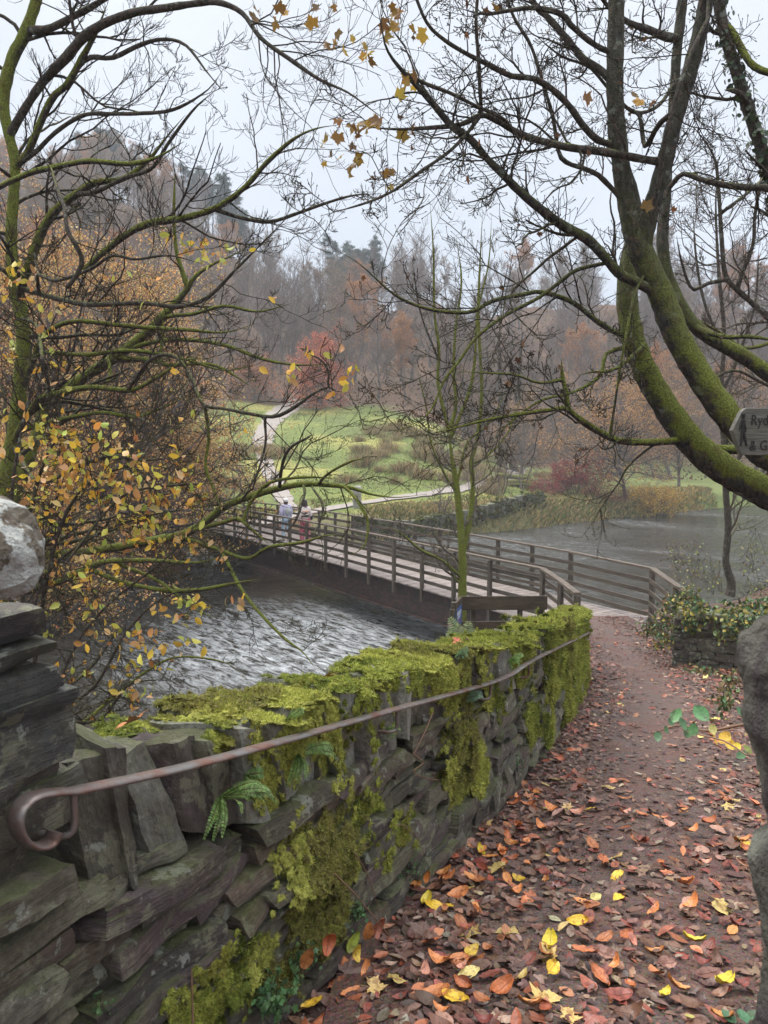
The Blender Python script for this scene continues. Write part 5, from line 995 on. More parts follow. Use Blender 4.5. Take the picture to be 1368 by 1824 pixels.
# ------------------------------------------------------------------ far bank woodland
def wood_tree(kind, seed, hgt):
    """one tree of the far wood, built at the origin: trunk, crown and (some) foliage meshes"""
    gg = np.random.default_rng(seed); n = 12; z = np.linspace(0, 1, n); lean = gg.normal(0, .05, 2)
    P = np.stack([np.cumsum(gg.normal(0, .012, n)) * hgt + lean[0] * z * hgt, np.cumsum(gg.normal(0, .012, n)) * hgt + lean[1] * z * hgt, z * hgt - .4], -1); P[0, :2] = 0
    R0 = hgt * .0135 * (1 - z) ** .8 + .02; R0[0] *= 1.5
    T = MB(); tubes(T, P, R0, 7); Cn = MB(); Fm = MB(); kw = dict(r=gg, flat_=1.0)
    if kind == 'pine':
        A = spawn(P[None], R0[None], 46, .42, 1.0, (.08, .24), (R_(50), R_(90)), 6, .12, (.0, .10), .4, rmin=.02, **kw); B = spawn(*A, 8, .3, 1, (.2, .5), (R_(20), R_(60)), 4, .15, (.05, .15), .6, rmin=.012, **kw)
        tubes(Cn, *A, 4); tubes(Cn, *B, 3); e = np.concatenate([B[0][:, -1], B[0][:, 2], A[0][:, -1], A[0][:, 4]]); e = np.repeat(e, 9, 0) + gg.normal(0, .22, (len(e) * 9, 3)) * [1, 1, .55]
        v = np.array([[-.5, 0, 0], [.5, -.07, 0], [.5, .07, 0], [0, -.5, .05], [.07, .5, .05], [-.07, .5, .05]]); scatter(Fm, v, [[0, 1, 2], [3, 4, 5]], e, randrot(len(e), .8, gg), gg.uniform(.25, .5, len(e)), pick([(.035, .075, .06), (.05, .10, .075), (.06, .105, .09), (.03, .06, .05)], len(e), .2, gg), tri=True)
        return T, Cn, Fm
    wide = kind in ('oak', 'beech')
    A = spawn(P[None], R0[None], 30 if not wide else 26, .18 if kind != 'birch' else .3, .98, (.22, .50) if wide else (.16, .36), (R_(25), R_(65 if wide else 45)), 9, .13, (.03, .10), .5, rmin=.022, **kw)
    B = spawn(*A, 8, .2, 1, (.25, .6), (R_(20), R_(60)), 6, .15, (.04, .14), .6, rmin=.014, **kw); C_ = spawn(*B, 7, .15, 1, (.3, .7), (R_(20), R_(55)), 4, .16, (.05, .18), .7, rmin=.009, **kw)
    tubes(Cn, *A, 5); tubes(Cn, *B, 3); tubes(Cn, *C_, 3)
    pal = {'oak': [(.22, .15, .08), (.27, .17, .085), (.18, .135, .08)], 'beech': [(.44, .20, .06), (.38, .15, .05), (.48, .26, .09), (.30, .12, .05)], 'bare': [(.18, .10, .06), (.15, .09, .07)], 'birch': [(.30, .20, .10), (.22, .14, .10)]}[kind]
    dn = {'oak': 3, 'beech': 5, 'bare': .35, 'birch': .6}[kind]; e = np.concatenate([C_[0][:, -1], C_[0][:, 2]]); k = int(len(e) * dn); e = e[gg.integers(0, len(e), k)] + gg.normal(0, .16, (k, 3))
    v = np.array([[-.5, 0, 0], [0, -.33, .08], [.5, 0, 0], [0, .33, .08]]); scatter(Fm, v, [[0, 1, 2, 3]], e, randrot(k, math.pi, gg), gg.uniform(.10, .19, k), pick(pal, k, .25, gg)); return T, Cn, Fm
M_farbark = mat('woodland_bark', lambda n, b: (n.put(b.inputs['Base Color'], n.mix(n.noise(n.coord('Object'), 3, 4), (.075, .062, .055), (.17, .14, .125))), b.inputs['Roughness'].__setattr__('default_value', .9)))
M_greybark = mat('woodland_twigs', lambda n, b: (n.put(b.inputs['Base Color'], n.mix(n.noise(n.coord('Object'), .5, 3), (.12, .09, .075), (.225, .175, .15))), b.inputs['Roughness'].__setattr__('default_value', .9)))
gw = np.random.default_rng(61); PROTO = {}
KL = {'bare': ('bare_tree', 'bare grey tree in the misty wood on the far hillside', 'bare trees on the far hillside'), 'oak': ('oak_tree', 'russet brown oak in the misty wood on the far hillside', 'brown oaks on the far hillside'),
      'beech': ('beech_tree', 'orange leaved beech in the wood on the far hillside', 'orange beeches on the far hillside'), 'birch': ('birch_tree', 'slim purplish birch in the misty wood on the far hillside', 'birches on the far hillside'), 'pine': ('pine_tree', 'blue green pine standing on the hill skyline', 'pines on the skyline')}
def zone(x, y):
    a = x / y; h = 'at the foot of the slope' if y < 120 else ('halfway up the slope' if y < 150 else 'near the skyline')
    return ('on the steep left hillside' if a < -.22 else 'left above the meadow path' if a < -.07 else 'above the green meadow' if a < .06 else 'behind the slender alder' if a < .2 else 'behind the sycamore trunks' if a < .36 else 'at the far right') + ' ' + h
def place(kind, x, y, s=1.0, label=None, group=None, z=None, var=None):
    if label is None and kind != 'pine': label = KL[kind][1].split(' in the')[0] + ' ' + zone(x, y); group = label.replace(' tree ', ' trees ') + ' group'
    nv = {'bare': 5, 'oak': 3, 'beech': 2, 'birch': 2, 'pine': 3}[kind]; v = int(gw.integers(nv)) if var is None else var; nm_, lb, gr = KL[kind]; z = float(H(x, y)) if z is None else z
    if (kind, v) not in PROTO:
        t = thing(nm_, label or lb, 'tree', (0, 0, 0), None if label and not group else (group or gr)); T, Cn, Fm = wood_tree(kind, 700 + v * 13 + len(kind), 13.0)
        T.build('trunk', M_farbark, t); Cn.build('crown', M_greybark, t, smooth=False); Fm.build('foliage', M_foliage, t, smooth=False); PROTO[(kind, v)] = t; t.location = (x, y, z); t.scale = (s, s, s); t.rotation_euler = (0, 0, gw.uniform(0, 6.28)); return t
    t = copy_thing(PROTO[(kind, v)], (x, y, z), gw.uniform(0, 6.28), s, label or lb)
    if label and not group: del t['group']
    else: t['group'] = group or gr
    return t
def sky_front():
    n = 0; tries = 0; spots = []
    while n < 270 and tries < 9000:
        tries += 1; y = gw.uniform(50, 215); a = gw.uniform(-.56, .56); x = a * y
        yb = np.interp(x, FX, FY); yw = 103 - 12 * sm((x - 15) / 20) - 32 * sm((-x - 18) / 30)
        if y < yw + 1 or y < yb + 10: continue
        if gw.random() > (1.0 if y < yw + 35 else .6): continue
        if any((x - u) ** 2 + (y - v) ** 2 < (3.2 if y < 130 else 4.2) ** 2 for u, v in spots): continue
        spots.append((x, y)); n += 1; r = gw.random()
        kind = 'bare' if r < .70 else ('oak' if r < .82 else ('birch' if r < .94 else 'beech'))
        if x < -22 and r < .34: kind = 'oak' if r < .22 else 'beech'
        place(kind, x, y, gw.uniform(.75, 1.15) * (1.0 if y > 110 else .95))
sky_front()
for k in range(11): a = -.238 + .013 * k / 2 + gw.normal(0, .002); y = 172 + 30 * float(sm((-a - .08) / .2)) - 1 + gw.uniform(-2, 2); place('pine', a * y, y, gw.uniform(.85, 1.15), 'blue green pine in the skyline clump above the orange trees', 'pines in the left skyline clump')
for k in range(7): a = -.052 + .0075 * k; y = 172 + gw.uniform(-3, 2); place('pine', a * y, y, gw.uniform(.95, 1.2), 'tall dark pine in the middle skyline clump left of the alder', 'pines in the middle skyline clump')
for k in range(4): a = -.37 + .02 * k + gw.normal(0, .003); y = 198 + gw.uniform(-4, 2); place('pine', a * y, y, gw.uniform(1.1, 1.4), 'dim pine on the ridge behind the ash branches at far left', 'pines on the far left ridge')
# the mass of the wood behind and between: one thing nobody could count
def wood_mass():
    gg = np.random.default_rng(9); mb = MB(); fm = MB(); var = []
    for v in range(3):
        n = 8; z = np.linspace(0, 1, n); P = np.stack([np.zeros(n), np.zeros(n), z * 12 - .5], -1) + gg.normal(0, .08, (n, 3)); R0 = .15 * (1 - z) + .03
        A = spawn(P[None], R0[None], 30, .2, 1, (.28, .52), (R_(20), R_(55)), 5, .12, (.03, .1), .4, r=gg, rmin=.03); B = spawn(*A, 11, .15, 1, (.3, .7), (R_(20), R_(55)), 4, .15, (.05, .15), .6, r=gg, rmin=.014)
        q = MB(); tubes(q, P, R0, 5); tubes(q, *A, 3); tubes(q, *B, 3); var.append((np.concatenate(q.v), np.concatenate(q.q)))
    n = 0
    while n < 340:
        y = gg.uniform(75, 235); a = gg.uniform(-.6, .6); x = a * y; yw = 103 - 12 * sm((x - 15) / 20) - 32 * sm((-x - 18) / 30)
        if y < yw + 8 or y < np.interp(x, FX, FY) + 14: continue
        n += 1; v, q = var[gg.integers(3)]; th = gg.uniform(0, 6.28); s = gg.uniform(.7, 1.1); p = (v * s) @ rotm(0, 0, th).T + [x, y, float(H(x, y))]; c = gg.uniform(.8, 1.2); mb.add(p, q=q, col=(c, c, c))
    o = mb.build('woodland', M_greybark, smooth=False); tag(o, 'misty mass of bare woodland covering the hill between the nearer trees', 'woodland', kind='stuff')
    k = 46000; y = gg.uniform(60, 220, k); x = gg.uniform(-.6, .6, k) * y; yw = 103 - 12 * sm((x - 15) / 20) - 32 * sm((-x - 18) / 30); m = (y > yw - 1) & (y > np.interp(x, FX, FY) + 8); x, y = x[m], y[m]; z = H(x, y) + gg.uniform(0, 1, len(x)) ** 2 * 1.8
    v = np.array([[-.5, 0, 0], [0, -.33, .1], [.5, 0, 0], [0, .33, .1]]); scatter(fm, v, [[0, 1, 2, 3]], np.stack([x, y, z], -1), randrot(len(x), 1.2, gg), gg.uniform(.2, .55, len(x)), pick([(.16, .08, .04), (.12, .075, .045), (.10, .09, .04), (.20, .10, .05), (.07, .055, .035)], len(x), .25, gg)); tag(fm.build('undergrowth', M_foliage, smooth=False), 'brown bracken and low scrub covering the woodland floor', 'undergrowth', kind='stuff')
wood_mass()
# ------------------------------------------------------------------ nearer trees and shrubs of the far bank
def leafy(name, label, cat, x, y, hgt, rad, pal, nb, nl, ls, seed, z=None, mats=None, squash=1.0, group=None, multi=1, t0=.1, nlv=9):
    """many-leaved small tree or shrub"""
    gg = np.random.default_rng(seed); z = float(H(x, y)) if z is None else z; t = thing(name, label, cat, (x, y, z), group); T = MB(); n = 9; Ps = []; Rs = []
    for k in range(multi):
        f = np.linspace(0, 1, n); d = gg.normal(0, .22 if multi > 1 else .06, 2); P = np.stack([d[0] * f * hgt + np.cumsum(gg.normal(0, .015 * hgt, n)), d[1] * f * hgt + np.cumsum(gg.normal(0, .015 * hgt, n)), f * hgt * .92 - .3], -1) + [x, y, z]; P[0, :2] = [x, y]; Ps.append(P); Rs.append((hgt * .016 * (1 - f) ** .7 + .012) * (1 if multi == 1 else .6))
    P, R0 = np.array(Ps), np.array(Rs); tubes(T, P, R0, 7); T.build('trunk' if hgt > 3 else 'stem', M_farbark, t)
    A = spawn(P, R0, max(1, nb // multi), t0, 1, (rad * .5 / hgt, rad * 1.15 / hgt), (R_(40), R_(85)), 8, .14, (.0, .05), .5, rmin=.012, r=gg, flat_=1); B = spawn(*A, nlv, .15, 1, (.25, .6), (R_(25), R_(65)), 5, .16, (-.02, .06), .6, rmin=.007, r=gg, flat_=1); C_ = spawn(*B, 4, .2, 1, (.3, .7), (R_(25), R_(60)), 3, .15, (0, .05), .7, rmin=.004, r=gg)
    for Q in (A, B, C_): Q[0][..., 2] = z + (Q[0][..., 2] - z) * squash; Q[0][..., 2] = np.maximum(Q[0][..., 2], z + .05)
    Cn = MB(); tubes(Cn, *A, 4); tubes(Cn, *B, 3); tubes(Cn, *C_, 3); Cn.build('crown', mats or M_farbark, t)
    e = np.concatenate([C_[0][:, -1], C_[0][:, 1], B[0][:, 3]]); e = e[gg.integers(0, len(e), nl)] + gg.normal(0, ls * 1.1, (nl, 3)); F_ = MB(); v = np.array([[-.5, 0, 0], [-.1, -.32, .1], [.5, 0, 0], [-.1, .32, .1]])
    scatter(F_, v, [[0, 1, 2, 3]], e, randrot(nl, math.pi, gg), gg.uniform(ls * .7, ls * 1.3, nl), pick(pal, nl, .25, gg)); F_.build('foliage', M_foliage, t, smooth=False); return t
OR = [(.70, .38, .12), (.66, .46, .15), (.58, .26, .09), (.74, .52, .19), (.46, .22, .09), (.54, .40, .15)]
for i, (px_, y, h, r, lb) in enumerate([(95, 27, 12, 6.5, 'golden brown beech filling the left bank, nearest to the gate pillar'), (215, 31, 11.5, 6.5, 'golden brown beech second along the left bank, behind the mossy leaning trunk'), (310, 37, 11, 5.5, 'golden brown beech at the far end of the bridge'), (20, 36, 15, 7, 'tallest golden beech at the left edge of the photo'), (170, 42, 14, 6.5, 'golden beech standing behind the others on the left bank'), (60, 22.5, 7, 4, 'short golden beech low over the water at the left'), (275, 33, 5, 3.6, 'small orange beech low beside the bridge end')]):
    x = (px_ - 684) / F * y; leafy('beech_tree', lb, 'tree', x, y, h, r, OR, 70, 19000, .095, 800 + i, t0=.04, nlv=9)
leafy('red_beech', 'russet red beech bush at the top of the meadow beside the path', 'tree', -8.2, 104, 8.5, 5.8, [(.62, .18, .08), (.70, .27, .11), (.52, .14, .08), (.42, .12, .07)], 60, 11000, .22, 820, t0=.04)
leafy('red_beech', 'second low orange bush left of the meadow path top', 'tree', -17, 104, 4.5, 5, [(.44, .18, .07), (.36, .15, .06)], 40, 5000, .2, 821, t0=.04)
leafy('red_shrub', 'dark crimson leaved shrub on the far bank above the river', 'shrub', 15.0, 62, 3.4, 3.4, [(.30, .05, .05), (.36, .08, .07), (.24, .04, .05)], 50, 9000, .11, 822, t0=.02, multi=4, squash=.8)
leafy('yellow_shrub', 'golden yellow shrub overhanging the water on the far bank', 'shrub', 22, 63.5, 3.4, 4, [(.60, .40, .06), (.56, .30, .06), (.50, .40, .12)], 50, 8000, .12, 823, t0=.02, multi=4, squash=.75)
leafy('riverside_oak', 'gnarled riverside oak with a thick mossy trunk and thin orange leaves', 'tree', 19.5, 63, 9.5, 7.5, [(.50, .26, .09), (.44, .22, .10), (.54, .34, .12)], 60, 11000, .13, 824, t0=.18)
for i, (x, y, h, r, n_, lb) in enumerate([(13, 74, 8, 5, 4500, 'orange tinged tree behind the crimson shrub'), (27, 72, 9, 6, 6000, 'orange tinged tree on the far bank right of the oak'), (36, 76, 11, 7, 4000, 'pale brown tree at the right end of the far bank'), (24, 84, 12, 6, 5000, 'tall russet tree behind the riverside oak'), (9, 92, 9, 4, 2000, 'thin brown tree at the right edge of the meadow'), (33, 90, 13, 6, 4000, 'tall thin leaved tree behind the right hand bank')]):
    leafy('bank_tree', lb, 'tree', x, y, h, r, [(.42, .22, .09), (.36, .20, .10), (.46, .28, .13)], 46, n_, .13, 830 + i, t0=.15)
tt = thing('twin_trunk_tree', 'dark pair of straight trunks rising where the far path bends', 'tree', (12.6, 80, float(H(12.6, 80))))
for dx, ln_ in ((-.55, -.04), (.6, .05)):
    P = np.stack([12.6 + dx + ln_ * np.linspace(0, 14, 12), np.full(12, 80.0) + dx * .3, float(H(12.6, 80)) - .3 + np.linspace(0, 14, 12)], -1) + gw.normal(0, .05, (12, 3)); R0 = np.linspace(.52, .08, 12); mb = MB(); tubes(mb, P, R0, 9); mb.build('trunk', M_bark, tt)
    A = spawn(P[None], R0[None], 18, .35, 1, (.12, .3), (R_(35), R_(75)), 7, .15, (0, .08), .4, rmin=.02); B = spawn(*A, 7, .2, 1, (.3, .6), (R_(25), R_(60)), 5, .16, (0, .1), .6, rmin=.012); C_ = spawn(*B, 5, .2, 1, (.3, .7), (R_(25), R_(60)), 4, .16, (0, .1), .7, rmin=.008); mb = MB(); [tubes(mb, *q, 3) for q in (A, B, C_)]; mb.build('crown', M_greybark, tt)
# saplings in the meadow
for i, (x, y, h) in enumerate([(8.8, 60, 5), (11.5, 66, 6), (5.2, 68, 4), (3.5, 49.5, 3.2), (6.5, 58, 3.4)]):
    leafy('bare_sapling', ['bare sapling right of the meadow', 'taller bare sapling near the log pile', 'small thorny bush in the open meadow', 'twiggy bush on the bank beyond the bridge rail', 'twiggy bush beside the far gravel path'][i], 'sapling', x, y, h, h * .45, [(.3, .2, .1)], 24, 60, .05, 850 + i, multi=3, mats=M_greybark)
# rush tussocks
def tussock(n, hgt, spread, pal, gg, wd=.012):
    mb = MB(); a = gg.uniform(0, 6.28, n); r = np.abs(gg.normal(0, spread * .4, n)); b = np.stack([r * np.cos(a), r * np.sin(a), np.full(n, -.05)], -1); d = nrm(np.stack([np.cos(a) * gg.uniform(.1, .7, n), np.sin(a) * gg.uniform(.1, .7, n), np.ones(n)], -1)); L = hgt * gg.uniform(.6, 1.1, n)[:, None]
    P = np.stack([b, b + d * L * .5, b + d * L * .85 + d * [1, 1, 0] * L * .25], 1); s = nrm(np.cross(d, [0, 0, 1.0] + gg.normal(0, .2, (n, 3)))) * wd; v = np.stack([P[:, 0] - s, P[:, 0] + s, P[:, 1] - s, P[:, 1] + s, P[:, 2]], 1).reshape(-1, 3); k = np.arange(n)[:, None] * 5
    mb.add(v, q=np.concatenate([k, k + 1, k + 3, k + 2], 1), t=np.concatenate([k + 2, k + 3, k + 4], 1), col=np.repeat(pick(pal, n, .2, gg), 5, 0)); return mb
RU = [(.24, .19, .09), (.30, .20, .11), (.20, .20, .08), (.34, .26, .14)]; TP = [tussock(260, .85, 1.0, RU, gw, .016).build('rush_tussock', M_foliage, smooth=False) for _ in range(3)]
cnt = 0
def put_t(x, y, s, lb, gr, used=[0]):
    global cnt
    o = TP[cnt] if cnt < 3 else TP[cnt % 3].copy(); 
    if cnt >= 3: COL.objects.link(o)
    o.location = (x, y, float(H(x, y))); o.scale = (s, s, s * gw.uniform(.8, 1.1)); o.rotation_euler = (0, 0, gw.uniform(0, 6)); tag(o, lb, 'tussock', gr); cnt += 1
for k in range(62): x, y = gw.uniform(-3, 12), gw.uniform(60, 86); put_t(x, y, gw.uniform(.8, 1.7), 'brown rush tussock growing on the open green meadow', 'rush tussocks on the meadow')
for k in range(40): x = gw.uniform(-19, -9); put_t(x, gw.uniform(47, 74), gw.uniform(.8, 1.7), 'brown rush tussock left of the meadow path', 'rush tussocks left of the path')
for k in range(18): x = gw.uniform(12, 22); put_t(x, gw.uniform(66, 84), gw.uniform(.8, 1.5), 'brown rush tussock beside the log pile and right bank', 'rush tussocks by the log pile')
# grasses
def grass():
    gg = np.random.default_rng(71); mb = MB(); n = 110000; y = 44 + 62 * gg.random(n) ** 1.4; x = gg.uniform(-26, 24, n); k = (gg.random(n) < ingrass(x, y)); x, y = x[k], y[k]; pth = np.ones(len(x), bool)
    for pts, hw in ((_mp, 1.7), (_fp2, 1.2)):
        dd = np.min((x[:, None] - pts[None, :, 0]) ** 2 + (y[:, None] - pts[None, :, 1]) ** 2, 1); pth &= dd > hw ** 2
    x, y = x[pth], y[pth]; v = np.array([[-.5, 0, 0], [.5, 0, 0], [.15, .25, 1], [-.4, -.2, .9]]); L = gg.uniform(.04, .09, len(x)) * (1 + (fbm2(x, y, 8, 3, .6) > .3) * .8); scatter(mb, v, [[0, 1, 2, 3]], np.stack([x, y, H(x, y) - .02], -1), randrot(len(x), .25, gg), np.stack([L * .8, L * .8, L], -1), pick([(.145, .19, .04), (.18, .21, .05), (.24, .20, .08), (.13, .17, .04)], len(x), .2, gg))
    tag(mb.build('meadow_grass', M_foliage, smooth=False), 'short green grass of the sloping meadow', 'grass', kind='stuff')
    mb = MB(); n = 36000; x = gg.uniform(-1, 30, n); yb = np.interp(x, FX, FY); y = yb + gg.uniform(-.2, 6.5, n) ** 1.0; d = (y - yb) / 6.5; e = fbm2(x, y, 18, 3, .5); k = (gg.random(n) < .35 + .6 * (e > -.1)); dd = np.min((x[:, None] - _fp2[None, :, 0]) ** 2 + (y[:, None] - _fp2[None, :, 1]) ** 2, 1); k &= dd > 1.3; x, y = x[k], y[k]
    v = np.array([[-.06, 0, 0], [.06, 0, 0], [.25, .1, .7], [.6, .2, .95]]); scatter(mb, v, [[0, 1, 2, 3]], np.stack([x, y, H(x, y) - .03], -1), randrot(len(x), .3, gg), gg.uniform(.22, .6, len(x)), pick([(.42, .33, .15), (.36, .27, .12), (.20, .22, .07), (.50, .40, .20), (.14, .17, .05)], len(x), .2, gg)); tag(mb.build('bank_grass', M_foliage, smooth=False), 'straw coloured long grass on the far river bank', 'grass', kind='stuff')
_mp = catmull(np.c_[np.array([(-6, 50), (-7.5, 57), (-9.8, 66), (-11.7, 76), (-12.6, 86), (-12.6, 96), (-11.4, 108)], float), np.zeros(7)], 80)[:, :2]
_fp2 = catmull(np.c_[np.array([(-7, 40), (-5.5, 46), (-2.5, 52), (2, 56), (7, 62), (10.5, 70), (13, 80), (16, 92)], float), np.zeros(8)], 80)[:, :2]
grass()
# mossy bank wall, log pile, standing stone
bwt = thing('ruined_wall', 'mossy tumbled dry stone wall edging the far bank beyond the bridge', 'wall', (3, 49.5, float(H(3, 49.5)))); mb = MB(); k = 0
for x in np.arange(-1.5, 11.5, .42):
    y = float(np.interp(x, FX, FY)) + 2.6
    for r in range(3): k += 1; zz = float(H(x, y)) + .12 + r * .3; stone(mb, (.5, .5, .34), lambda p, x=x, y=y, zz=zz: p + [x + gw.normal(0, .03), y, zz], 5, .2, 0, 3000 + k, 2, (.10, .095, .07), .02)
mb.build('stonework', M_stone, bwt, sharp=40); moss(bwt, [bwt.children[0]], lambda P, Nn: np.clip(Nn[:, 2] + .5, 0, 1) * (fbm2(P[:, 0] * 3, P[:, 2] * 3, 5) > -.3), 2500, 14000, cs=(.03, .06), ts=(.01, .015), pal=[(.10, .13, .03), (.15, .16, .04), (.13, .09, .03)])
lp = thing('log_pile', 'pile of old mossy logs and branches at the bend of the far path', 'log pile', (11.4, 67.5, float(H(11.4, 67.5))))
for k in range(9):
    z = float(H(11.4, 67.5)) + .22 + (k // 4) * .34; x0 = 9.4 + gw.uniform(-.4, .5); y0 = 67 + (k % 4) * .4; mb = MB(); L = gw.uniform(2.6, 4.4); P = np.stack([x0 + np.linspace(0, L, 8), y0 + np.linspace(0, gw.normal(0, .5), 8), z + np.cumsum(gw.normal(0, .05, 8))], -1); tubes(mb, P, np.linspace(.24, .13, 8) * gw.uniform(.7, 1.1), 9, cap=True, rough=.04); mb.build('log', M_bark_moss, lp)
mb = MB(); x, y = -1.75, 51.2; z = float(H(x, y)); stone(mb, (.5, .4, 1.7), lambda p: p + [x, y, z + .6], 8, .12, 0, 4001, 2, (.30, .29, .28), .02, .2); tag(mb.build('standing_stone', M_stone_bare), 'upright grey stone beside the far path beyond the bridge rail', 'stone')
# boulders along the left bank
for k in range(16):
    x = gw.uniform(-17, -8); y = float(np.interp(x, FX, FY)) + gw.uniform(-.2, 1.6); z = float(H(x, y)); r = gw.uniform(.3, .8); mb = MB(); v, f = ico(2); p = v * [r, r * .8, r * .6]; p += wob(p, .12 * r, 2.5 / r, k, 3); mb.add(p + [x, y, z], t=f); tag(mb.build('bank_boulder', M_stone), 'dark boulder at the foot of the left river bank', 'boulder', 'boulders along the left river bank')
gb = np.random.default_rng(5); mb = MB(); n = 30000; x = gb.uniform(-26, -4, n); yb = np.interp(x, FX, FY); y = yb + gb.uniform(0, 16, n); k = gb.random(n) < np.clip(1.2 - (y - yb) / 16, .2, 1); x, y = x[k], y[k]
v = np.array([[-.5, 0, 0], [-.1, -.32, .1], [.5, 0, 0], [-.1, .32, .1]]); scatter(mb, v, [[0, 1, 2, 3]], np.stack([x, y, H(x, y) + .03], -1), randrot(len(x), .6, gb), gb.uniform(.07, .16, len(x)), pick([(.26, .10, .06), (.20, .08, .06), (.34, .17, .08), (.14, .07, .05)], len(x), .25, gb)); tag(mb.build('leaf_litter', M_foliage, smooth=False), 'red brown fallen leaves covering the steep left bank', 'leaf litter', kind='stuff')
# ------------------------------------------------------------------ fallen leaves on the path
def near_top(x, y):
    """height of whatever lies uppermost near the path"""
    c = catmull(np.c_[np.array(PATHC, float), np.zeros(len(PATHC))], 120)[:, :2]; d = np.sqrt(np.min((x[:, None] - c[None, :, 0]) ** 2 + (y[:, None] - c[None, :, 1]) ** 2, 1)); return np.where(d < .95, near_z(x, y), H(x, y)), d
gl = np.random.default_rng(91)
RED = [(.34, .10, .05), (.42, .14, .06), (.28, .075, .045), (.22, .06, .045), (.50, .20, .09), (.38, .15, .09)]; BRN = [(.13, .065, .045), (.10, .05, .04), (.17, .09, .065), (.085, .045, .035), (.16, .08, .05), (.20, .12, .08)]
YLW = [(.66, .46, .07), (.62, .50, .16), (.60, .52, .24), (.66, .40, .05)]; GRY = [(.26, .19, .15), (.34, .26, .19)]
def wall_x(y): return np.interp(y, _wp[:, 1], _wp[:, 0])
def litter_pts(n, ymin=1.2, ymax=17, pw=1.7):
    y = ymin + (ymax - ymin) * gl.random(n) ** pw; c = np.interp(y, [p[1] for p in PATHC], [p[0] for p in PATHC]); x = c + gl.uniform(-1.35, 2.1, n) * (1 + y * .02); L = wall_x(y) + .04; k = (x > L) & (x < 1.15 + .43 * y)
    x, y = x[k], y[k]; c = c[k]; side = np.clip(np.abs(x - c - .1) / .75, 0, 1) ** 2; bare = np.clip((y - 3.0) / 7, 0, .50); pr = (1 - (1 - side) * (.48 + bare * .9)); k = gl.random(len(x)) < pr; return x[k], y[k]
ov = [leaf_oval(1, w2, 5, f2, c2) for w2, f2, c2 in ((.62, .12, .35), (.55, .3, .5), (.68, .05, -.35), (.5, .45, .2), (.6, .2, .9), (.66, .15, .1))]; lo_ = [leaf_lobed(1, i, c2) for i, c2 in enumerate((.2, -.25, .5, -.1))]
def litter(n, size, name, label, pal, lobed=.12, pw=1.7, lift=.006, ymax=17, tilt=.42):
    x, y = litter_pts(n, ymax=ymax, pw=pw); z, d = near_top(x, y); k = gl.random(len(x)) < lobed; mb = MB(); tv = np.stack([t[0] for t in ov]); tl = np.stack([t[0] for t in lo_]); pos = np.stack([x, y, z + lift + gl.uniform(0, .012, len(x))], -1)
    ft = np.clip(1 + (y - 3) * .03, 1, 1.25)
    for m, T, tf, tri, s in ((~k, tv, ov[0][1], False, 1), (k, tl, lo_[0][1], True, 1.25)):
        q = int(m.sum()); scatter(mb, T[gl.integers(0, len(T), q)], tf, pos[m], randrot(q, tilt, gl), gl.uniform(size[0], size[1], q) * s * ft[m], pick(pal, q, .25, gl), tri=tri)
    return tag(mb.build(name, M_leaf), label, name.replace('_', ' '), kind='stuff')
litter(34000, (.025, .065), 'leaf_litter', 'dense brown and purple leaf litter trodden into the path and its edges', BRN * 3 + RED[2:4] + GRY + [(.24, .11, .07)], .2, 1.35, .002, 17.5, .22)
litter(3000, (.05, .09), 'scattered_leaves', 'scattered red and orange beech leaves lying over the litter', RED * 2 + [YLW[1]] + BRN + [(.40, .22, .17)], .14, 1.5, .009, 16)
# the 300 leaves that show largest, each a thing of its own
def leaf_proto(kind, ci, pal, nm_):
    r = np.random.default_rng(ci * 7 + len(kind)); mb = MB(); c = pick([pal], 1, .12, r)[0]
    if kind == 'oval':
        nu, nv = 11, 5; L = 1; V = []
        for i in range(nu):
            u = i / (nu - 1); wv = .31 * math.sin(math.pi * min(1, u * .95 + .025)) ** .7 * (1 - .25 * u) * (1 + .05 * (i % 2))
            for j in range(nv):
                s = (j / (nv - 1) - .5) * 2; V.append([(u - .5), s * wv, r0[ci % 6][0] * abs(s) * .12 + r0[ci % 6][1] * (u - .5) ** 2 + .02 * math.sin(i * 2.1) * abs(s)])
        q = [[i * nv + j, (i + 1) * nv + j, (i + 1) * nv + j + 1, i * nv + j + 1] for i in range(nu - 1) for j in range(nv - 1)]; mb.add(V, q=q, col=c, loc=np.array(V) * .09 + r.uniform(-20, 20, 3))
        tubes(mb, np.array([[-.5, 0, .02], [-.62, .01, .03], [-.74, .04, .0]]), np.array([.012, .01, .008]), 4, col=c * .6); tubes(mb, np.array([[-.5, 0, V[2][2] + .004], [0, 0, V[nv * 5 + 2][2] + .006], [.45, 0, V[nv * 9 + 2][2] + .006]]), np.array([.010, .007, .004]), 4, col=c * .7)
    else:
        v, t = leaf_lobed(1, ci, (.3, -.2, .5, .1)[ci % 4]); v = v - [.25, 0, 0]; mb.add(v, t=t, col=c, loc=v * .12 + r.uniform(-20, 20, 3)); tubes(mb, np.array([[-.26, 0, .0], [-.5, .03, .03], [-.75, .08, .02]]), np.array([.012, .01, .009]), 4, col=c * .7)
    return mb
r0 = [(.5, .5), (1.4, .8), (.3, -.5), (1.0, .2), (.8, 1.3), (.4, .1)]
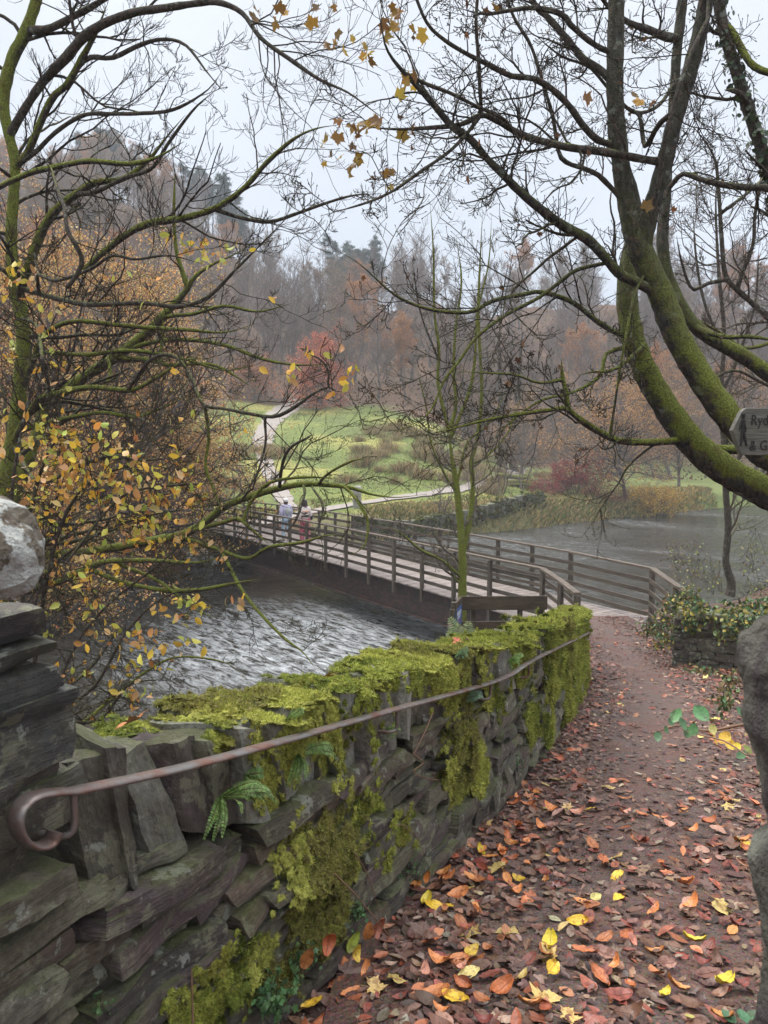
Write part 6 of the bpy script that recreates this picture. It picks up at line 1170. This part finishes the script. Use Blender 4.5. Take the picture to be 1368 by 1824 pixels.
KIND = [('oval', 'copper beech leaf', 'copper red beech leaf', (.46, .15, .06)), ('oval', 'orange beech leaf', 'orange beech leaf', (.66, .27, .09)), ('oval', 'brown beech leaf', 'dull brown beech leaf', (.16, .075, .05)), ('oval', 'yellow leaf', 'bright yellow leaf', (.68, .47, .05)), ('lobed', 'yellow sycamore leaf', 'pale yellow sycamore leaf', (.62, .48, .17)), ('oval', 'pink leaf', 'pale pinkish upturned beech leaf', (.52, .28, .19)), ('lobed', 'brown sycamore leaf', 'dark brown sycamore leaf', (.17, .10, .075)), ('oval', 'dark leaf', 'wine dark beech leaf', (.22, .055, .04))]
WT = np.array([.18, .17, .17, .07, .09, .12, .11, .09]); PR = {}
n = 0; xs_, ys_ = litter_pts(1500, 1.5, 5.2, 1.5); z_, d_ = near_top(xs_, ys_); pxx, pyy = proj(np.stack([xs_, ys_, z_], -1)); k = (pxx > 380) & (pxx < 1340) & (pyy < 1835); xs_, ys_, z_ = xs_[k], ys_[k], z_[k]
for i in range(min(292, len(xs_))):
    ki = int(gl.choice(8, p=WT)); va = int(gl.integers(4)); key = (ki, va); kd, nm_, lb, pal = KIND[ki]
    if key not in PR:
        o = leaf_proto(kd, ki * 4 + va, pal, nm_).build('fallen_leaf', M_leaf); PR[key] = o
    else: o = PR[key].copy(); COL.objects.link(o)
    s = gl.uniform(.055, .098) * (1.45 if kd == 'lobed' else 1); o.location = (xs_[i], ys_[i], z_[i] + .017 + .01 * gl.random()); o.scale = (s, s, s); o.rotation_euler = (gl.normal(0, .25), gl.normal(0, .25), gl.uniform(0, 6.28))
    wx = xs_[i] - wall_x(ys_[i]); where = 'against the foot of the mossy wall' if wx < .4 else ('along the right edge of the path' if xs_[i] > np.interp(ys_[i], [p[1] for p in PATHC], [p[0] for p in PATHC]) + .55 else 'on the wet path'); far_ = 'nearest the viewer' if ys_[i] < 2.3 else ('in the middle distance' if ys_[i] > 3.4 else 'a few steps ahead')
    tag(o, '%s %s, %s' % (lb, where, far_), 'leaf', '%s %s %s' % (lb.replace('leaf', 'leaves'), where, far_))
# upright leaves caught at the foot of the wall
for i, (x, y, c_, rz, sz) in enumerate([(585, 1690, (.50, .14, .05), .4, .075), (546, 1722, (.46, .14, .05), .2, .07), (758, 1572, (.48, .17, .04), 1.0, .055), (672, 1663, (.34, .10, .06), 1.3, .075), (657, 1673, (.46, .16, .05), .5, .07), (630, 1690, (.34, .36, .06), 1.2, .075), (636, 1705, (.66, .50, .06), 1.5, .06), (800, 1665, (.70, .38, .18), 1.9, .085)]):
    s_, z1 = wall_hit(min(x, 790), y, .10); p = wallpt(s_, .10 + (.25 if x == 800 else 0), z1 + .03); o = leaf_proto('oval', 40 + i, c_, '').build('fallen_leaf', M_leaf); o.location = tuple(p); o.scale = (sz,) * 3; o.rotation_euler = (R_(90) if x != 800 else .3, -R_(70) + .3 * math.sin(i * 3), rz * .4)
    tag(o, ['fiery orange leaf standing upright at the foot of the wall', 'orange leaf standing on end, left of its twin at the wall foot', 'small orange leaf propped upright where the wall meets the litter', 'rosy brown leaf leaning on the wall plants', 'orange brown leaf overlapping a rosy one at the wall foot', 'large olive green leaf leaning at the wall foot', 'bright yellow leaf under the olive green one', 'large pale orange leaf curled up beside the wall'][i], 'leaf')
# grit and crumbs of the path surface
x, y = litter_pts(26000, 1.3, 9, 1.8); z, d = near_top(x, y); iv, it = ico(0); mb = MB(); s = gl.uniform(.0025, .007, len(x)); scatter(mb, iv * [1, .8, .6], it, np.stack([x, y, z + .001], -1), randrot(len(x), 1, gl), s, pick([(.13, .09, .08), (.20, .16, .15), (.09, .06, .05), (.26, .20, .18)], len(x), .2, gl), tri=True); tag(mb.build('grit', M_stone_bare, smooth=False), 'small stones and crumbs of slate in the wet path', 'grit', kind='stuff')
# ------------------------------------------------------------------ ferns, herbs, ivy and brambles
GRN = [(.16, .28, .07), (.22, .36, .10), (.13, .23, .06), (.26, .38, .13)]
def frond(mb, P, w_, n, pal, gg, sw=.35, droop=.0, side=None):
    """fern frond: a rib and paired leaflets along it"""
    P = catmull(P, n + 1); T = nrm(np.gradient(P, axis=0)); up = np.array(side if side is not None else [0, 0, 1.0]); S = nrm(np.cross(T, up)); L = np.linalg.norm(np.diff(P, axis=0), axis=1).mean(); tubes(mb, P, np.linspace(.0016, .0006, n + 1), 4, col=(.10, .08, .03)); V = []; Q = []; C_ = []
    for i in range(1, n + 1):
        f = i / n; ww = w_ * (math.sin(math.pi * min(1, .12 + f * .88)) ** .6) 
        for s in (-1, 1):
            d = nrm(S[i] * s + T[i] * sw); h = T[i] * L * .42; b = len(V) * 1; a = P[i]; m = a + d * ww * .55; e = a + d * ww + np.array([0, 0, droop * ww]); V += [a - h * .6, a + h * .6, m + h, m - h, e + h * .3, e - h * .3]; Q += [[b, b + 1, b + 2, b + 3], [b + 3, b + 2, b + 4, b + 5]]
    mb.add(np.array(V), q=Q, col=np.repeat(pick(pal, len(V) // 6, .15, gg), 6, 0))
def fern(label, x, y, n, L, wd, seed, d=.02, pal=GRN, spread=1.0, upf=.2, s_in=None):
    gg = np.random.default_rng(seed); s, z = wall_hit(x, y, d); p = wallpt(s, d, z); t, nn = wfr(s); t3, n3 = np.array([*t, 0]), np.array([*nn, 0]); e = thing('fern', label, 'fern', tuple(p), 'small ferns rooted in the wall joints')
    for k in range(n):
        a = gg.uniform(-1.5, 1.5) * spread; l = L * gg.uniform(.6, 1.15); dr = t3 * math.sin(a) + np.array([0, 0, 1]) * (math.cos(a) * .4 + upf - .3); dr = nrm(dr + n3 * gg.uniform(.3, .7)); P = np.array([p, p + dr * l * .35 + n3 * .01, p + dr * l * .7 + n3 * .012 + [0, 0, -.12 * l], p + dr * l * .95 + [0, 0, -.38 * l]]); mb = MB(); frond(mb, P, wd, 22, pal, gg, side=n3 * .8 + [0, 0, .5]); mb.build('frond', M_foliage, e, smooth=False)
    del e['group']; return e
fern('largest green spleenwort fern hanging under the handrail on the wall', 388, 1422, 17, .16, .013, 1)
fern('pale green fern above the big spleenwort, touching the handrail', 440, 1378, 6, .07, .02, 2)
fern('feathery fern rooted right of the big spleenwort below the handrail', 530, 1340, 12, .14, .015, 3)
fern('narrow fern growing up between the coping stones above the handrail', 505, 1290, 4, .12, .012, 4, upf=.9, spread=.4)
fern('small fern behind the first bracket of the handrail', 690, 1298, 4, .07, .014, 5)
fern('bluish polypody fern poking out under the handrail', 826, 1248, 3, .13, .028, 6, pal=[(.16, .27, .16), (.20, .32, .20)])
fern('polypody fern on the coping top near the notice sign', 812, 1172, 3, .10, .022, 7, pal=[(.16, .27, .14)], upf=.8)
fern('small fern on the coping halfway to the bridge', 905, 1180, 4, .14, .022, 8, upf=.3)
# tall fern behind the wall by the barrier
e = thing('fern', 'tall pale green fern standing behind the wall in front of the notice sign', 'fern', tuple(W(828, 1160, 11.5))); gg = np.random.default_rng(9)
for x1, y1 in ((800, 1098), (835, 1105), (812, 1112), (845, 1120), (795, 1125)):
    P = np.array([W(828, 1165, 11.5), W((828 + x1) / 2, (1165 + y1) / 2 - 4, 11.5), W(x1, y1, 11.4)]); mb = MB(); frond(mb, P, .12, 16, [(.26, .34, .17), (.32, .38, .22)], gg, side=[0, -1, .3]); mb.build('frond', M_foliage, e, smooth=False)
def herb(name, label, pos, n, L, pal, seed, size=(.015, .03), cat='plant', up=(0, 0, 1), stems=M_twig, lt=None, flat3=1.0):
    gg = np.random.default_rng(seed); e = thing(name, label, cat, tuple(pos)); S = MB(); F_ = MB(); pos = np.array(pos)
    for k in range(n):
        d = nrm(np.array(up) + gg.normal(0, .5, 3) * [1, 1, .4]); l = L * gg.uniform(.4, 1.1); P = catmull(np.array([pos + gg.normal(0, .01, 3), pos + d * l * .5 + gg.normal(0, .01, 3), pos + d * l + [0, 0, -.1 * l]]), 6); tubes(S, P, np.full(6, .0011), 4); q = P[gg.integers(2, 6, 5)] + gg.normal(0, .012, (5, 3)); add_leaves(F_, q, size, pal, gg, lt or 'lobed')
    S.build('stem', stems, e); F_.build('foliage', M_foliage, e); return e
def wp3(x, y, d=.05): s, z = wall_hit(x, y, d); return wallpt(s, d, z)
HG = [(.12, .24, .09), (.16, .30, .12), (.10, .20, .09)]
herb('herb_robert', 'leafy green herb clump at the lower left foot of the wall', wp3(480, 1800, .06), 26, .11, HG, 1, (.018, .034)); herb('herb_robert', 'second leafy green herb below the largest moss patch', wp3(540, 1725, .05), 14, .08, HG, 2, (.012, .024)); herb('herb_robert', 'sparse green herb at the wall foot by the upright orange leaves', wp3(630, 1640, .06), 14, .08, HG, 3, (.010, .02))
herb('herb_robert', 'tiny green herb at the wall foot beside the small orange leaf', wp3(725, 1560, .06), 8, .06, HG, 4, (.010, .018)); herb('herb_robert', 'small green seedling on the wall face at the lower left', wp3(180, 1800, .03), 4, .04, HG, 5, (.010, .018)); herb('herb_robert', 'green herb growing from the shaded far part of the wall face', wp3(920, 1370, .04), 8, .09, HG, 6, (.012, .024))
# dry stems on the wall
def stem_thing(label, pts, r, y=None, name='dry_stem', d=.05):
    P = np.array([wp3(a, b, d) for a, b in pts]); mb = MB(); tubes(mb, catmull(P, 24), np.linspace(r, r * .5, 24), 6, cap=True, rough=.08); return tag(mb.build(name, M_drystem), label, 'stem')
M_drystem = flat('dry_stem', (.22, .13, .08), .7, .35)
stem_thing('reddish dry stem standing against the lower left of the wall', [(340, 1824), (343, 1770), (338, 1725)], .0035); stem_thing('dry brown twig slanting down the wall from the bracket', [(772, 1270), (755, 1310), (738, 1345)], .004); stem_thing('pale crooked root hanging out of the wall joint', [(735, 1345), (752, 1358), (736, 1375), (760, 1388), (782, 1388)], .003)
stem_thing('long dry stalk leaning from the moss patch towards the path', [(597, 1555), (640, 1600), (680, 1650), (720, 1690)], .0028, d=.12); stem_thing('curved dry stalk under the long mossy patch', [(635, 1520), (655, 1560), (672, 1610), (676, 1640)], .0022, d=.1); stem_thing('short arched stalk on the wall foot', [(845, 1388), (850, 1420), (835, 1450)], .002)
stem_thing('thin twig arching across the wall foot near the path', [(690, 1478), (720, 1470), (750, 1500), (757, 1540)], .002)
# ivy and brambles over the right hand wall end
def ivy(name, label, spots, seed, pal, size, mt=M_leaf, n=120):
    gg = np.random.default_rng(seed); c = np.mean([W(a, b, yy) for a, b, _, _, yy in spots], 0); e = thing(name, label, 'ivy' if 'ivy' in name else 'bramble', tuple(c)); F_ = MB(); S = MB()
    for a, b, rx, ry, yy in spots:
        p = np.array([W(a + gg.normal(0, rx * .5), b + gg.normal(0, ry * .5), yy + gg.normal(0, .12)) for _ in range(n)]); add_leaves(F_, p, size, pal, gg); r = gg.integers(0, n, (14, 3)); P = p[r]; tubes(S, np.stack([catmull(q, 8) for q in P]), np.full((14, 8), .003), 4)
    S.build('stem', M_twig, e); F_.build('foliage', mt, e); return e
IVP = [(.05, .12, .035), (.08, .17, .05), (.12, .20, .06), (.05, .10, .04), (.45, .36, .07), (.10, .19, .07), (.30, .30, .08)]
ivy('ivy', 'dark green ivy with yellow leaves spilling over the right wall end', [(1245, 1085, 40, 22, 12.6), (1310, 1090, 45, 22, 12.2), (1360, 1085, 30, 25, 12.0), (1300, 1120, 30, 24, 12.0), (1355, 1120, 30, 26, 11.8), (1230, 1110, 16, 20, 12.7)], 101, IVP, (.05, .10))
ivy('bramble', 'tangle of brambles between the far handrail and the right wall end', [(1190, 1110, 30, 30, 13.4), (1160, 1120, 24, 16, 14.2), (1195, 1080, 24, 24, 13.5), (1225, 1060, 24, 18, 13.2), (1185, 1145, 22, 18, 13.0)], 102, IVP + [(.25, .14, .05)], (.04, .08))
ivy('bramble', 'low green brambles at the foot of the right wall end', [(1300, 1215, 18, 24, 8.5), (1290, 1250, 18, 20, 7.5), (1345, 1170, 20, 20, 9.5), (1250, 1195, 30, 10, 11.5)], 103, [(.10, .20, .07), (.14, .22, .07), (.25, .18, .07)], (.04, .08), n=60)
ivy('yellowing_shrub', 'sparse yellow green leaves on thin stems behind the right wall end', [(1205, 1000, 26, 40, 15.5), (1240, 1010, 24, 50, 15.0), (1270, 1030, 30, 40, 14.6), (1340, 1000, 36, 50, 14.4), (1350, 1050, 40, 30, 14.0)], 104, [(.36, .40, .10), (.46, .44, .14), (.24, .30, .10), (.20, .12, .06)], (.03, .06), n=80)['category'] = 'shrub'
# bramble spray reaching in from behind the gatepost
gg = np.random.default_rng(111); e = thing('bramble_spray', 'bramble spray with green and yellow leaves reaching out from the gatepost', 'bramble', tuple(W(1340, 1295, 2.3))); mb = MB()
main = traced([(1400, 1288, 8), (1330, 1290, 7), (1260, 1302, 6), (1215, 1292, 5), (1180, 1300, 4), (1160, 1312, 3)], 2.2, 2.7); tubes(mb, main[0], main[1] * .8, 6); side_ = traced([(1330, 1345, 4), (1290, 1320, 4), (1250, 1310, 4), (1215, 1300, 3)], 2.3, 2.5); tubes(mb, side_[0], side_[1] * .8, 6); mb.build('stem', M_drystem, e)
mb = MB(); tv, tf = leaf_oval(1, .8, 6, .25, .35)
for x, y, s, col in [(1205, 1275, .07, 0), (1215, 1290, .06, 0), (1250, 1272, .085, 0), (1222, 1305, .07, 0), (1235, 1300, .06, 0), (1172, 1312, .05, 0), (1185, 1300, .05, 0), (1195, 1285, .05, 0), (1270, 1300, .05, 1), (1290, 1315, .07, 2), (1300, 1325, .06, 2), (1312, 1330, .05, 2), (1272, 1318, .05, 2), (1318, 1270, .06, 0), (1320, 1345, .05, 0), (1330, 1335, .05, 1)]:
    c = [(.08, .19, .07), (.30, .34, .08), (.68, .48, .05)][col]; scatter(mb, tv, tf, [W(x, y, 2.45 + gg.normal(0, .04))], align(nrm(np.array([[gg.normal(0, .5), -.7, .6]])), gg), s * .72, pick([c], 1, .12, gg))
mb.build('foliage', M_leaf, e)
# low green trefoil leaves in the litter at the lower right
for i, (x, y) in enumerate([(1235, 1735), (1310, 1670), (1215, 1790)]):
    p = W(x, y, 1.95 if i != 1 else 2.2); p[2] = float(near_top(np.array([p[0]]), np.array([p[1]]))[0][0]) + .03; e = thing('bramble_seedling', ['dark green three leaved bramble seedling at the lower right', 'single dark green leaf by the gatepost foot', 'lowest green bramble seedling in the litter'][i], 'plant', tuple(p)); F_ = MB(); k = 5 if i == 0 else 3
    scatter(F_, tv, tf, p + gg.normal(0, .025, (k, 3)) * [1, 1, .3], align(gg.normal(0, .25, (k, 3)) + [0, -.2, 1], gg), gg.uniform(.035, .055, k), pick([(.05, .13, .06)], k, .15, gg)); F_.build('foliage', M_leaf, e); S = MB(); tubes(S, np.array([p - [0, 0, .04], p]), np.array([.002, .001]), 4); S.build('stem', M_drystem, e)
# leaves lying on the mossy coping
for i, (x, y, c_) in enumerate([(865, 1131, (.5, .12, .08)), (884, 1134, (.13, .05, .04)), (985, 1105, (.22, .10, .04)), (640, 1185, (.4, .2, .06)), (300, 1262, (.4, .16, .05))]):
    s, z = wall_hit(x, y + 18, 0); p = wallpt(s, -.15, top(s) + .03); o = leaf_proto('lobed', 60 + i, c_, '').build('fallen_leaf', M_leaf); o.location = tuple(p); o.scale = (.09,) * 3; o.rotation_euler = (.5, .3, i); tag(o, ['red leaf lying on the coping near the barrier', 'dark curled leaf on the coping beside a red one', 'brown leaf on the moss at the far end of the wall', 'brown leaf on the yellow moss halfway along the coping', 'rusty leaf on the coping nearest the gate pillar'][i], 'leaf')
# ------------------------------------------------------------------ the damp air
hz = MB(); boxm(hz, (0, 150, 45), (640, 420, 110)); mh = bpy.data.materials.new('haze'); mh.use_nodes = True; n_ = mh.node_tree; n_.nodes.clear(); o_ = n_.nodes.new('ShaderNodeOutputMaterial'); v_ = n_.nodes.new('ShaderNodeVolumePrincipled')
v_.inputs['Color'].default_value = (.82, .90, .98, 1); v_.inputs['Density'].default_value = .0010; n_.links.new(v_.outputs[0], o_.inputs['Volume']); tag(hz.build('haze', mh, smooth=False), 'pale autumn mist filling the valley', 'haze', kind='stuff')
